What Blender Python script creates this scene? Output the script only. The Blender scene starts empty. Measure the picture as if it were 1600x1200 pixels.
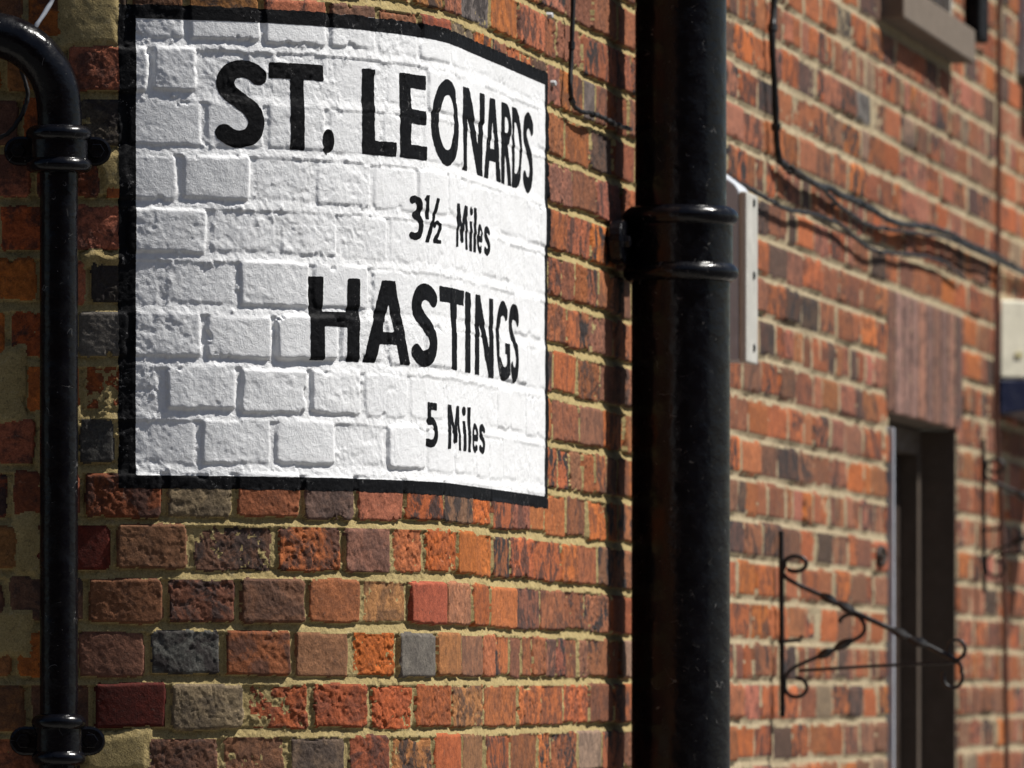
import bpy, math, random
import numpy as np
from mathutils import Vector

# ------------------------------------------------------------------ camera, sky, sun, exposure
scene = bpy.context.scene
COL = scene.collection
F = 12000.0            # focal length in pixels of the 1600 px wide photograph
CAMZ = 1.6
YH = 1080.0            # picture row of the eye level
cam_d = bpy.data.cameras.new("camera")
cam = bpy.data.objects.new("camera", cam_d)
COL.objects.link(cam)
cam.location = (0, 0, CAMZ)
cam.rotation_euler = (math.radians(90), 0, 0)
cam_d.sensor_width = 36.0
cam_d.lens = 36.0 * F / 1600.0
cam_d.shift_y = (YH - 600.0) / 1600.0
cam_d.clip_start = 0.1
cam_d.clip_end = 2000.0
cam_d.dof.use_dof = True
cam_d.dof.focus_distance = 11.17
cam_d.dof.aperture_fstop = 10.3
scene.camera = cam

SUN_AZ = math.radians(4.5)      # from +X towards +Y
SUN_EL = math.radians(55.0)
world = bpy.data.worlds.new("World")
scene.world = world
world.use_nodes = True
wn = world.node_tree
wn.nodes.clear()
sky = wn.nodes.new("ShaderNodeTexSky")
sky.sky_type = 'NISHITA'
sky.sun_disc = False
sky.sun_elevation = SUN_EL
sky.sun_rotation = math.radians(90.0) - SUN_AZ
bg = wn.nodes.new("ShaderNodeBackground")
bg.inputs[1].default_value = 0.05
wo = wn.nodes.new("ShaderNodeOutputWorld")
wn.links.new(sky.outputs[0], bg.inputs[0])
wn.links.new(bg.outputs[0], wo.inputs[0])
sun_d = bpy.data.lights.new("sun", 'SUN')
sun_d.energy = 5.0
sun_d.angle = math.radians(0.53)
sun_d.color = (1.0, 0.965, 0.91)
sun = bpy.data.objects.new("sun", sun_d)
COL.objects.link(sun)
sdir = Vector((math.cos(SUN_EL) * math.cos(SUN_AZ), math.cos(SUN_EL) * math.sin(SUN_AZ), math.sin(SUN_EL)))
sun.rotation_euler = sdir.to_track_quat('Z', 'Y').to_euler()
sun.location = (6, 8, 9)
vs = scene.view_settings
vs.view_transform = 'Standard'
vs.look = 'None'
vs.exposure = 0.24
vs.gamma = 1.0
vs.use_curve_mapping = False
scene.cycles.use_denoising = True

rng = np.random.default_rng(11)
random.seed(5)

# ------------------------------------------------------------------ plan of the wall
# front wall (flat, facing the camera) -> quarter-round corner -> long flat side wall
K = 1093.0
D0 = F / K
XV = 3040.0
TX = (XV - 800.0) / F
AF = math.atan2(1.0, TX)              # turning angle of the corner
R = 0.6
Y853 = 1.111 * D0
X853 = 53.0 * Y853 / F
CXc = X853 - TX * (Y853 - D0)         # where the two flat faces would meet
X0 = CXc - R * math.tan(AF / 2)       # start of the curve
SA = R * AF
TV = np.array([math.cos(AF), math.sin(AF)])
NV = np.array([math.sin(AF), -math.cos(AF)])
PE = np.array([X0 + R * math.sin(AF), D0 + R * (1 - math.cos(AF))])

def wall_xy(s, h):
    s = np.asarray(s, float); h = np.asarray(h, float)
    a = np.clip(s, 0, SA) / R
    x = X0 + R * np.sin(a); y = D0 + R * (1 - np.cos(a))
    x = x + np.minimum(s, 0.0) + np.maximum(s - SA, 0.0) * TV[0]
    y = y + np.maximum(s - SA, 0.0) * TV[1]
    return x + np.sin(a) * h, y - np.cos(a) * h

def wp(s, h, z):
    x, y = wall_xy(s, h)
    return Vector((float(x), float(y), float(z)))

_ss = np.linspace(-1.0, 12.0, 60001)
_xx, _yy = wall_xy(_ss, 0.0)
_px = 800.0 + F * _xx / _yy

def s_px(px):
    return np.interp(px, _px, _ss)

def z_px(px, py, h=0.0):
    s = s_px(px)
    x, y = wall_xy(s, h)
    return float(CAMZ + (YH - py) * y / F)

def zk(k):
    return CAMZ + (YH - 1146.0 + 83.15 * k) / K
COURSE = 83.15 / K

# ------------------------------------------------------------------ noise
def _hash(ix, iy, seed):
    h = (ix.astype(np.int64) * 374761393 + iy.astype(np.int64) * 668265263 + seed * 1442695041) & 0xFFFFFFFF
    h = ((h ^ (h >> 13)) * 1274126177) & 0xFFFFFFFF
    h = h ^ (h >> 16)
    return (h & 0xFFFF) / 65535.0

def vnoise(x, y, seed=0):
    ix = np.floor(x); iy = np.floor(y)
    fx = x - ix; fy = y - iy
    fx = fx * fx * fx * (fx * (fx * 6 - 15) + 10); fy = fy * fy * fy * (fy * (fy * 6 - 15) + 10)
    ix = ix.astype(np.int64); iy = iy.astype(np.int64)
    a = _hash(ix, iy, seed); b = _hash(ix + 1, iy, seed)
    c = _hash(ix, iy + 1, seed); d = _hash(ix + 1, iy + 1, seed)
    return (a + (b - a) * fx) * (1 - fy) + (c + (d - c) * fx) * fy

def fbm(x, y, seed=0, octv=4, gain=0.5):
    t = 0.0; amp = 1.0; tot = 0.0
    for i in range(octv):
        t = t + amp * (vnoise(x * 2 ** i + 13.7 * i, y * 2 ** i + 7.1 * i, seed + i) - 0.5)
        tot += amp; amp *= gain
    return t / tot * 2.0          # about -1..1

def sstep(a, b, x):
    t = np.clip((x - a) / (b - a), 0, 1)
    return t * t * (3 - 2 * t)

# ------------------------------------------------------------------ node helpers
def new_mat(name):
    m = bpy.data.materials.new(name)
    m.use_nodes = True
    nt = m.node_tree
    nt.nodes.clear()
    out = nt.nodes.new("ShaderNodeOutputMaterial")
    bs = nt.nodes.new("ShaderNodeBsdfPrincipled")
    nt.links.new(bs.outputs[0], out.inputs[0])
    return m, nt, bs

def nd(nt, typ, **kw):
    n = nt.nodes.new(typ)
    for k, v in kw.items():
        setattr(n, k, v)
    return n

def noise_node(nt, vec, scale, detail=4, rough=0.55, dist=0.0):
    n = nd(nt, "ShaderNodeTexNoise")
    n.inputs["Scale"].default_value = scale
    n.inputs["Detail"].default_value = detail
    n.inputs["Roughness"].default_value = rough
    n.inputs["Distortion"].default_value = dist
    nt.links.new(vec, n.inputs["Vector"])
    return n.outputs[0]

def ramp(nt, val, a, b, ca=0.0, cb=1.0):
    n = nd(nt, "ShaderNodeMapRange", clamp=True)
    n.inputs[1].default_value = a; n.inputs[2].default_value = b
    n.inputs[3].default_value = ca; n.inputs[4].default_value = cb
    nt.links.new(val, n.inputs[0])
    return n.outputs[0]

def math_node(nt, op, a, b):
    n = nd(nt, "ShaderNodeMath", operation=op)
    for i, v in enumerate((a, b)):
        if isinstance(v, (int, float)):
            n.inputs[i].default_value = v
        else:
            nt.links.new(v, n.inputs[i])
    return n.outputs[0]

def mixc(nt, fac, a, b, mode='MIX'):
    n = nd(nt, "ShaderNodeMix", data_type='RGBA', blend_type=mode)
    for sock, v in ((n.inputs[0], fac), (n.inputs[6], a), (n.inputs[7], b)):
        if isinstance(v, (int, float)):
            sock.default_value = v
        elif isinstance(v, tuple):
            sock.default_value = (*v, 1.0)
        else:
            nt.links.new(v, sock)
    return n.outputs[2]

def bump(nt, h, strength, dist, prev=None):
    n = nd(nt, "ShaderNodeBump")
    n.inputs["Strength"].default_value = strength
    n.inputs["Distance"].default_value = dist
    nt.links.new(h, n.inputs["Height"])
    if prev is not None:
        nt.links.new(prev, n.inputs["Normal"])
    return n.outputs[0]

def attr(nt, name):
    return nd(nt, "ShaderNodeAttribute", attribute_name=name)

WHITE = (0.85, 0.855, 0.86)

def make_masonry(name, is_brick, ca=(0.40, 0.31, 0.14), cb=(0.30, 0.225, 0.095)):
    m, nt, bs = new_mat(name)
    pos = nd(nt, "ShaderNodeNewGeometry").outputs["Position"]
    tint = attr(nt, "tint")
    sd = attr(nt, "paint_sd").outputs["Fac"]
    fine = noise_node(nt, pos, 420, 4, 0.65)
    mid = noise_node(nt, pos, 90, 5, 0.65, 0.4)
    big = noise_node(nt, pos, 24, 5, 0.7, 0.6)
    if is_brick:
        par = attr(nt, "brick_par")                # x: soot, y: roughness of face, z: seed
        sep = nd(nt, "ShaderNodeSeparateXYZ")
        nt.links.new(par.outputs["Vector"], sep.inputs[0])
        c = mixc(nt, ramp(nt, mid, 0.35, 0.65, 0.0, 0.8), tint.outputs["Color"], mixc(nt, 1.0, tint.outputs["Color"], (0.30, 0.29, 0.32), 'MULTIPLY'))
        c = mixc(nt, ramp(nt, noise_node(nt, pos, 70, 5, 0.7, 0.5), 0.56, 0.7, 0.0, 0.55), c, mixc(nt, 1.0, tint.outputs["Color"], (1.5, 1.45, 1.3), 'MULTIPLY'))
        c = mixc(nt, 0.72, tint.outputs["Color"], c)
        soot = math_node(nt, 'MULTIPLY', ramp(nt, big, 0.46, 0.56), sep.outputs[0])
        c = mixc(nt, soot, c, (0.035, 0.028, 0.027))
        spk = noise_node(nt, pos, 120, 4, 0.75)
        c = mixc(nt, ramp(nt, spk, 0.60, 0.68, 0.0, 0.65), c, (0.03, 0.022, 0.02))
        pale = noise_node(nt, pos, 60, 6, 0.75, 0.8)
        c = mixc(nt, ramp(nt, pale, 0.62, 0.74, 0.0, 0.32), c, (0.46, 0.36, 0.27))
        val = ramp(nt, fine, 0.25, 0.75, 0.62, 1.38)
    else:
        c = mixc(nt, ramp(nt, big, 0.35, 0.65), ca, cb)
        c = mixc(nt, ramp(nt, mid, 0.58, 0.75, 0.0, 0.5), c, (0.47, 0.40, 0.26))
        c = mixc(nt, ramp(nt, mid, 0.44, 0.30, 0.0, 0.7), c, (0.12, 0.095, 0.05))
        c = mixc(nt, ramp(nt, noise_node(nt, pos, 200, 3, 0.7), 0.62, 0.70, 0.0, 0.7), c, (0.07, 0.055, 0.035))
        val = ramp(nt, fine, 0.25, 0.75, 0.6, 1.4)
    c = mixc(nt, 1.0, c, val, 'MULTIPLY')
    # white paint inside the painted sign
    dirt = mixc(nt, ramp(nt, big, 0.5, 0.75, 0.0, 0.25), WHITE, (0.64, 0.635, 0.61))
    chip = ramp(nt, noise_node(nt, pos, 130, 5, 0.7), 0.755, 0.775, 0.0, 0.6)
    dirt = mixc(nt, chip, dirt, (0.45, 0.42, 0.36))
    wob = math_node(nt, 'MULTIPLY', math_node(nt, 'SUBTRACT', noise_node(nt, pos, 300, 3), 0.5), 0.004)
    mask = ramp(nt, math_node(nt, 'ADD', sd, wob), 0.0003, -0.0003)
    c = mixc(nt, mask, c, dirt)
    nt.links.new(c, bs.inputs["Base Color"])
    nt.links.new(ramp(nt, mask, 0, 1, 0.92, 0.62), bs.inputs["Roughness"])
    bs.inputs["Specular IOR Level"].default_value = 0.25
    b1 = bump(nt, fine, 0.55 if is_brick else 0.7, 0.0016)
    hm = noise_node(nt, pos, 150, 6, 0.7, 0.5)
    b2 = bump(nt, hm, 0.5, 0.0022, b1)
    nt.links.new(b2, bs.inputs["Normal"])
    return m

MAT_BRICK = make_masonry("brick_clay", True)
MAT_MORTAR = make_masonry("lime_mortar", False)
MAT_MORTAR_PALE = make_masonry("pale_lime_mortar", False, (0.43, 0.345, 0.22), (0.33, 0.26, 0.155))

def make_black_sign_paint():
    m, nt, bs = new_mat("black_sign_paint")
    pos = nd(nt, "ShaderNodeNewGeometry").outputs["Position"]
    n = noise_node(nt, pos, 330, 4, 0.7)
    c = mixc(nt, ramp(nt, n, 0.66, 0.70, 0.0, 0.6), (0.004, 0.004, 0.005), (0.16, 0.15, 0.145))
    wear = math_node(nt, 'MULTIPLY', ramp(nt, noise_node(nt, pos, 150, 5, 0.75), 0.60, 0.64), ramp(nt, noise_node(nt, pos, 14, 3, 0.6), 0.50, 0.62))
    c = mixc(nt, math_node(nt, 'MULTIPLY', wear, 0.55), c, (0.42, 0.41, 0.40))
    n2 = noise_node(nt, pos, 45, 4, 0.6)
    c = mixc(nt, ramp(nt, n2, 0.5, 0.75, 0.0, 0.6), c, (0.009, 0.0085, 0.009))
    nt.links.new(c, bs.inputs["Base Color"])
    bs.inputs["Roughness"].default_value = 0.6
    bs.inputs["Specular IOR Level"].default_value = 0.1
    nt.links.new(bump(nt, noise_node(nt, pos, 260, 5, 0.7), 0.6, 0.0016), bs.inputs["Normal"])
    return m
MAT_BLACKPAINT = make_black_sign_paint()

def make_gloss(name, base, rough, bump_s=0.25, specks=True, spec=0.5):
    m, nt, bs = new_mat(name)
    pos = nd(nt, "ShaderNodeNewGeometry").outputs["Position"]
    c = base
    if specks:
        v = noise_node(nt, pos, 260, 2, 0.4)
        c = mixc(nt, ramp(nt, v, 0.76, 0.79, 0.0, 0.7), c, (0.25, 0.24, 0.22))
        sc1 = math_node(nt, 'ABSOLUTE', math_node(nt, 'SUBTRACT', noise_node(nt, pos, 26, 2, 0.5, 0.8), 0.5), 0.0)
        sc2 = ramp(nt, noise_node(nt, pos, 48, 2, 0.5), 0.60, 0.66)
        c = mixc(nt, math_node(nt, 'MULTIPLY', ramp(nt, sc1, 0.006, 0.002, 0.0, 0.55), sc2), c, (0.22, 0.21, 0.20))
        d = noise_node(nt, pos, 18, 4, 0.6)
        c = mixc(nt, ramp(nt, d, 0.5, 0.8, 0.0, 0.5), c, tuple(x * 1.6 + 0.004 for x in base))
    else:
        d = noise_node(nt, pos, 30, 4, 0.6)
        c = mixc(nt, ramp(nt, d, 0.35, 0.75, 0.0, 0.5), c, tuple(x * 0.6 for x in base))
    if isinstance(c, tuple):
        bs.inputs["Base Color"].default_value = (*c, 1)
    else:
        nt.links.new(c, bs.inputs["Base Color"])
    r = noise_node(nt, pos, 40, 3, 0.6)
    nt.links.new(ramp(nt, r, 0.35, 0.68, rough * 0.7, rough * 1.9), bs.inputs["Roughness"])
    bs.inputs["Specular IOR Level"].default_value = spec
    b = bump(nt, noise_node(nt, pos, 35, 3, 0.5), bump_s, 0.004)
    b = bump(nt, noise_node(nt, pos, 220, 3, 0.6), bump_s, 0.0006, b)
    nt.links.new(b, bs.inputs["Normal"])
    return m

MAT_IRON = make_gloss("black_gloss_iron", (0.003, 0.003, 0.0045), 0.17, 0.5, True, 0.28)
MAT_WROUGHT = make_gloss("wrought_iron", (0.010, 0.009, 0.009), 0.36, 0.2, False)
MAT_CABLE = make_gloss("black_cable", (0.010, 0.010, 0.011), 0.45, 0.1, False, 0.4)
MAT_GREYWIRE = make_gloss("grey_wire", (0.30, 0.32, 0.36), 0.45, 0.1, False)
MAT_BOXGREY = make_gloss("weathered_grey_plastic", (0.48, 0.51, 0.55), 0.6, 0.3, True, 0.3)
MAT_BOXWHITE = make_gloss("white_plastic", (0.47, 0.455, 0.41), 0.55, 0.3, True, 0.3)
MAT_STONE = make_gloss("sill_stone", (0.185, 0.148, 0.115), 0.85, 0.5, False, 0.2)
MAT_CREAM = make_gloss("cream_panel", (0.84, 0.79, 0.62), 0.5, 0.05, False, 0.3)
MAT_NAVY = make_gloss("navy_panel", (0.004, 0.006, 0.032), 0.35, 0.05, False, 0.4)
MAT_TIMBER = make_gloss("dark_timber", (0.035, 0.022, 0.015), 0.6, 0.2, False, 0.3)
MAT_REVEAL = make_gloss("brown_reveal", (0.105, 0.08, 0.062), 0.8, 0.3, False, 0.2)
MAT_WHITETRIM = make_gloss("white_trim", (0.46, 0.48, 0.54), 0.5, 0.1, False, 0.3)
MAT_STEEL = make_gloss("zinc_screw", (0.5, 0.5, 0.5), 0.35, 0.1, False, 0.5)
MAT_CONDUIT = make_gloss("brown_conduit", (0.13, 0.062, 0.045), 0.6, 0.1, False, 0.2)
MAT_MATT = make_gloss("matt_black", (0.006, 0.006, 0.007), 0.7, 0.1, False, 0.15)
MAT_MARK = make_gloss("ochre_mark", (0.56, 0.50, 0.26), 0.6, 0.05, False, 0.2)

def make_glass():
    m, nt, bs = new_mat("window_glass")
    bs.inputs["Base Color"].default_value = (0.01, 0.012, 0.014, 1)
    bs.inputs["Roughness"].default_value = 0.06
    return m
MAT_GLASS = make_glass()

def make_far_brick():
    m, nt, bs = new_mat("plain_brickwork")
    uv = nd(nt, "ShaderNodeUVMap", uv_map="wall").outputs[0]
    b = nd(nt, "ShaderNodeTexBrick")
    b.inputs["Scale"].default_value = 1.0
    b.inputs["Brick Width"].default_value = 0.118
    b.inputs["Row Height"].default_value = COURSE
    b.inputs["Mortar Size"].default_value = 0.006
    b.inputs["Color1"].default_value = (0.34, 0.11, 0.045, 1)
    b.inputs["Color2"].default_value = (0.12, 0.065, 0.05, 1)
    b.inputs["Mortar"].default_value = (0.34, 0.27, 0.135, 1)
    nt.links.new(uv, b.inputs["Vector"])
    pos = nd(nt, "ShaderNodeNewGeometry").outputs["Position"]
    n = noise_node(nt, pos, 40, 5, 0.65)
    c = mixc(nt, 1.0, b.outputs["Color"], ramp(nt, n, 0.25, 0.75, 0.6, 1.4), 'MULTIPLY')
    nt.links.new(c, bs.inputs["Base Color"])
    bs.inputs["Roughness"].default_value = 0.9
    nt.links.new(bump(nt, b.outputs["Fac"], -0.6, 0.006), bs.inputs["Normal"])
    return m
MAT_PLAIN = make_far_brick()

def make_ground(name, a, b2, scale):
    m, nt, bs = new_mat(name)
    pos = nd(nt, "ShaderNodeNewGeometry").outputs["Position"]
    n = noise_node(nt, pos, scale, 6, 0.65)
    c = mixc(nt, ramp(nt, n, 0.3, 0.7), a, b2)
    nt.links.new(c, bs.inputs["Base Color"])
    bs.inputs["Roughness"].default_value = 0.9
    nt.links.new(bump(nt, noise_node(nt, pos, scale * 12, 4), 0.5, 0.004), bs.inputs["Normal"])
    return m
MAT_ASPHALT = make_ground("asphalt", (0.045, 0.045, 0.047), (0.07, 0.068, 0.065), 9)
MAT_PAVING = make_ground("paving", (0.22, 0.21, 0.19), (0.30, 0.285, 0.26), 5)
MAT_STREET = make_ground("street_brick", (0.20, 0.10, 0.065), (0.26, 0.135, 0.085), 3)
MAT_SLATE = make_ground("slate", (0.05, 0.05, 0.06), (0.08, 0.08, 0.09), 6)

# ------------------------------------------------------------------ object helpers
def link(name, me, mat, parent=None):
    o = bpy.data.objects.new(name, me)
    COL.objects.link(o)
    if mat is not None and len(me.materials) == 0:
        me.materials.append(mat)
    if parent is not None:
        o.parent = parent
    return o

def mesh_np(name, verts, quads=None, tris=None, smooth=True):
    me = bpy.data.meshes.new(name)
    nq = 0 if quads is None else len(quads)
    nt_ = 0 if tris is None else len(tris)
    me.vertices.add(len(verts))
    me.vertices.foreach_set("co", np.asarray(verts, np.float32).ravel())
    loops = []
    starts = []
    if nq:
        loops.append(np.asarray(quads, np.int32).ravel()); starts.append(np.arange(nq) * 4)
    if nt_:
        loops.append(np.asarray(tris, np.int32).ravel()); starts.append(nq * 4 + np.arange(nt_) * 3)
    lv = np.concatenate(loops); st = np.concatenate(starts).astype(np.int32)
    me.loops.add(len(lv)); me.loops.foreach_set("vertex_index", lv)
    me.polygons.add(len(st)); me.polygons.foreach_set("loop_start", st)
    me.polygons.foreach_set("use_smooth", np.full(len(st), smooth, bool))
    me.update(calc_edges=True)
    return me

def set_attr(me, name, typ, arr):
    a = me.attributes.new(name, typ, 'POINT')
    key = {"FLOAT": "value", "FLOAT_VECTOR": "vector", "FLOAT_COLOR": "color"}[typ]
    a.data.foreach_set(key, np.asarray(arr, np.float32).ravel())

def empty(name, loc, label=None, cat=None, group=None):
    o = bpy.data.objects.new(name, None)
    COL.objects.link(o)
    o.location = loc
    o.empty_display_size = 0.05
    bpy.context.view_layer.update()
    tag(o, label, cat, group)
    return o

def tag(o, label=None, cat=None, group=None, kind=None):
    if label: o["label"] = label
    if cat: o["category"] = cat
    if group: o["group"] = group
    if kind: o["kind"] = kind
    return o

def parent_keep(o, p):
    o.parent = p
    o.matrix_parent_inverse = p.matrix_world.inverted()
    return o

class MB:
    """collects simple solids into one mesh"""
    def __init__(self):
        self.v = []; self.f = []
    def add(self, vs_, fs_):
        o = len(self.v)
        self.v += [tuple(p) for p in vs_]
        self.f += [tuple(i + o for i in f) for f in fs_]
    def prism(self, poly_a, poly_b):
        n = len(poly_a)
        fs_ = [tuple(range(n))[::-1], tuple(range(n, 2 * n))]
        fs_ += [(i, (i + 1) % n, n + (i + 1) % n, n + i) for i in range(n)]
        self.add(list(poly_a) + list(poly_b), fs_)
    def wallbox(self, s0, s1, h0, h1, z0, z1):
        a = [wp(s0, h0, z0), wp(s1, h0, z0), wp(s1, h1, z0), wp(s0, h1, z0)]
        b = [wp(s0, h0, z1), wp(s1, h0, z1), wp(s1, h1, z1), wp(s0, h1, z1)]
        self.prism(a, b)
    def tube(self, pts, r, n=10, cap=True):
        pts = [Vector(p) for p in pts]
        rs = r if isinstance(r, (list, tuple, np.ndarray)) else [r] * len(pts)
        t0 = (pts[1] - pts[0]).normalized()
        up = Vector((0, 0, 1)) if abs(t0.z) < 0.9 else Vector((1, 0, 0))
        u = t0.cross(up).normalized()
        rings = []
        for i, p in enumerate(pts):
            t = (pts[min(i + 1, len(pts) - 1)] - pts[max(i - 1, 0)]).normalized()
            u = (u - t * u.dot(t)).normalized()
            w = t.cross(u)
            rings.append([p + (u * math.cos(2 * math.pi * k / n) + w * math.sin(2 * math.pi * k / n)) * rs[i] for k in range(n)])
        vs_ = [q for rg in rings for q in rg]
        fs_ = []
        for i in range(len(pts) - 1):
            for k in range(n):
                fs_.append((i * n + k, i * n + (k + 1) % n, (i + 1) * n + (k + 1) % n, (i + 1) * n + k))
        if cap:
            fs_.append(tuple(range(n))[::-1]); fs_.append(tuple((len(pts) - 1) * n + k for k in range(n)))
        self.add(vs_, fs_)
    def lathe(self, cx, cy, prof, n=48):
        vs_ = []; fs_ = []
        for (r, z) in prof:
            for k in range(n):
                a = 2 * math.pi * k / n
                vs_.append((cx + r * math.cos(a), cy + r * math.sin(a), z))
        for i in range(len(prof) - 1):
            for k in range(n):
                fs_.append((i * n + k, i * n + (k + 1) % n, (i + 1) * n + (k + 1) % n, (i + 1) * n + k))
        fs_.append(tuple(range(n))[::-1]); fs_.append(tuple((len(prof) - 1) * n + k for k in range(n)))
        self.add(vs_, fs_)
    def build(self, name, mat, parent=None, smooth=False, bevel=0.0, auto=None):
        me = bpy.data.meshes.new(name)
        me.from_pydata(self.v, [], self.f)
        me.update()
        o = link(name, me, mat)
        if smooth:
            me.polygons.foreach_set("use_smooth", np.ones(len(me.polygons), bool))
            if auto is not None:
                me.set_sharp_from_angle(angle=math.radians(auto))
        if bevel > 0:
            bv = o.modifiers.new("bevel", 'BEVEL')
            bv.width = bevel; bv.segments = 2; bv.limit_method = 'ANGLE'
        if parent is not None:
            parent_keep(o, parent)
        return o

def spline(pts, per=10):
    P = [Vector(p) for p in pts]
    P = [P[0] * 2 - P[1]] + P + [P[-1] * 2 - P[-2]]
    out = []
    for i in range(1, len(P) - 2):
        for j in range(per):
            t = j / per
            a, b, c, d = P[i - 1], P[i], P[i + 1], P[i + 2]
            out.append(0.5 * ((2 * b) + (c - a) * t + (2 * a - 5 * b + 4 * c - d) * t * t + (3 * b - a - 3 * c + d) * t ** 3))
    out.append(P[-2])
    return out

# ------------------------------------------------------------------ ground
def sheet(name, x0, x1, y0, y1, z, mat):
    me = mesh_np(name, [(x0, y0, z), (x1, y0, z), (x1, y1, z), (x0, y1, z)], quads=[(0, 1, 2, 3)], smooth=False)
    return tag(link(name, me, mat), kind="structure")
sheet("ground", -600, 600, -600, 600, 0.0, MAT_ASPHALT)
_m = MB()
pv = [wp(-8, 1.7, 0.0), wp(0, 1.7, 0), wp(0.2, 1.7, 0), wp(0.4, 1.7, 0), wp(0.6, 1.7, 0), wp(SA, 1.7, 0), wp(16, 1.7, 0)]
bk = [wp(16, 0.02, 0), wp(SA, 0.02, 0), wp(0.6, 0.02, 0), wp(0.4, 0.02, 0), wp(0.2, 0.02, 0), wp(0, 0.02, 0), wp(-8, 0.02, 0)]
low = [Vector((p.x, p.y, -0.02)) for p in pv + bk]
top = [Vector((p.x, p.y, 0.12)) for p in pv + bk]
_m.prism(low[::-1], top[::-1])
tag(_m.build("pavement", MAT_PAVING), kind="structure")

# unseen terrace added behind the camera: darkens pipe reflections and the shaded wall
def terrace(name, x0, x1, y0, y1, h, label, face):
    root = empty(name, ((x0 + x1) / 2, (y0 + y1) / 2, 0), label, "building")
    m = MB(); m.prism([Vector((x0, y0, 0)), Vector((x1, y0, 0)), Vector((x1, y1, 0)), Vector((x0, y1, 0))], [Vector((x0, y0, h)), Vector((x1, y0, h)), Vector((x1, y1, h)), Vector((x0, y1, h))])
    m.build("wall", MAT_STREET, root)
    m = MB()
    if face == 'y':
        ym = (y0 + y1) / 2
        m.prism([Vector((x0, y0 - .2, h)), Vector((x0, y1 + .2, h)), Vector((x0, ym, h + 2))], [Vector((x1, y0 - .2, h)), Vector((x1, y1 + .2, h)), Vector((x1, ym, h + 2))])
    else:
        xm = (x0 + x1) / 2
        m.prism([Vector((x0 - .2, y0, h)), Vector((x1 + .2, y0, h)), Vector((xm, y0, h + 2))], [Vector((x0 - .2, y1, h)), Vector((x1 + .2, y1, h)), Vector((xm, y1, h + 2))])
    m.build("roof", MAT_SLATE, root)
    L = (x1 - x0) if face == 'y' else (y1 - y0)
    for i in range(int(L // 3)):
        for z in (0.9, 3.7):
            m = MB(); q = (x0 if face == 'y' else y0) + 1.0 + i * 3
            if face == 'y': m.prism([Vector((q, y1 - .05, z)), Vector((q + 1, y1 - .05, z)), Vector((q + 1, y1 + .02, z)), Vector((q, y1 + .02, z))], [Vector((q, y1 - .05, z + 1.5)), Vector((q + 1, y1 - .05, z + 1.5)), Vector((q + 1, y1 + .02, z + 1.5)), Vector((q, y1 + .02, z + 1.5))])
            else: m.prism([Vector((x0 - .02, q, z)), Vector((x0 + .05, q, z)), Vector((x0 + .05, q + 1, z)), Vector((x0 - .02, q + 1, z))], [Vector((x0 - .02, q, z + 1.5)), Vector((x0 + .05, q, z + 1.5)), Vector((x0 + .05, q + 1, z + 1.5)), Vector((x0 - .02, q + 1, z + 1.5))])
            m.build("window", MAT_GLASS, root)
terrace("added_terrace", -24, 42, -11, -3, 6.5, "unseen brick terrace added behind the camera to keep reflections and shade dark", 'y')

# ------------------------------------------------------------------ the painted sign's outline in wall coordinates
SG_S0 = float(s_px(187.0)); SG_S0I = float(s_px(212.5))
SG_S1I = float(s_px(852.5)); SG_S1 = float(s_px(857.0))
SG_Z1 = z_px(230, 8.5); SG_Z1I = z_px(230, 29.0)
SG_Z0I = z_px(230, 742.5); SG_Z0 = z_px(230, 761.5)

def rect_sd(s, z, s0, s1, z0, z1):
    dx = np.maximum(s0 - s, s - s1); dz = np.maximum(z0 - z, z - z1)
    return np.maximum(dx, dz)

# ------------------------------------------------------------------ brick layout
PERP = {   # upright joints of each course, as columns of the photograph
 -1: [-20, 85, 190, 225, 345, 450, 543, 612, 678, 720, 758, 798],
  0: [-60, 42, 143, 264, 384, 487, 578, 648, 708, 758, 810, 848, 881, 919, 957],
  1: [-80, 22, 118, 230, 348, 458, 549, 621, 682, 722, 754, 774, 797, 816, 833, 852, 870, 885, 903, 920, 953],
  2: [-90, 8, 134, 258, 372, 480, 567, 638, 697, 737, 765, 806, 845, 882, 915, 953],
  3: [-60, 28, 177, 297, 431, 537, 614, 664, 716, 745, 771, 797, 833, 876, 903, 934, 955],
  4: [-100, 15, 128, 256, 366, 473, 557, 632, 695, 740, 768, 800, 828, 852, 885, 918, 950],
  5: [-50, 58, 120, 182, 312, 428, 527, 605, 668, 712, 745],
  6: [-70, 38, 129, 257, 374, 483, 568, 640, 695, 735],
  7: [-90, 12, 119, 204, 320, 428, 530, 604, 665, 712],
  8: [-60, 60, 137, 255, 370, 487, 580, 655, 705, 742],
  9: [-100, -5, 100, 196, 327, 437, 530, 608, 668, 712],
 10: [-80, 52, 158, 281, 394, 492, 582, 652, 702, 738],
 11: [-60, 30, 120, 194, 318, 416, 512, 598, 662, 708],
 12: [-90, 5, 102, 236, 310, 420, 520, 604, 668, 714],
 13: [-70, 40, 120, 202, 292, 410, 514, 590, 655, 706, 740, 770],
}
S_LEFT = float(s_px(-30)); S_MID = float(s_px(1058)); S_FAR = float(s_px(1640))
lay = random.Random(3)

def row_edges(k, s0, s1, lst=None):
    e = []
    if lst:
        e = [float(s_px(p)) if p > -300 else None for p in lst]
    else:
        e = [s0 - lay.uniform(0.02, 0.11)]
    header_row = (k % 4 == 1)
    while e[-1] < s1 - 0.05:
        s = e[-1]
        if s < SA - 0.06:
            w = 0.117 * lay.uniform(0.92, 1.08)
        elif header_row:
            w = 0.113 * lay.uniform(0.9, 1.1)
        else:
            w = 0.232 * lay.uniform(0.95, 1.04)
            if lay.random() < 0.16:
                w = 0.115 * lay.uniform(0.9, 1.1)
        e.append(s + w)
    e = [x for x in e if x < s1 - 0.05] + [s1]
    return e

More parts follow.
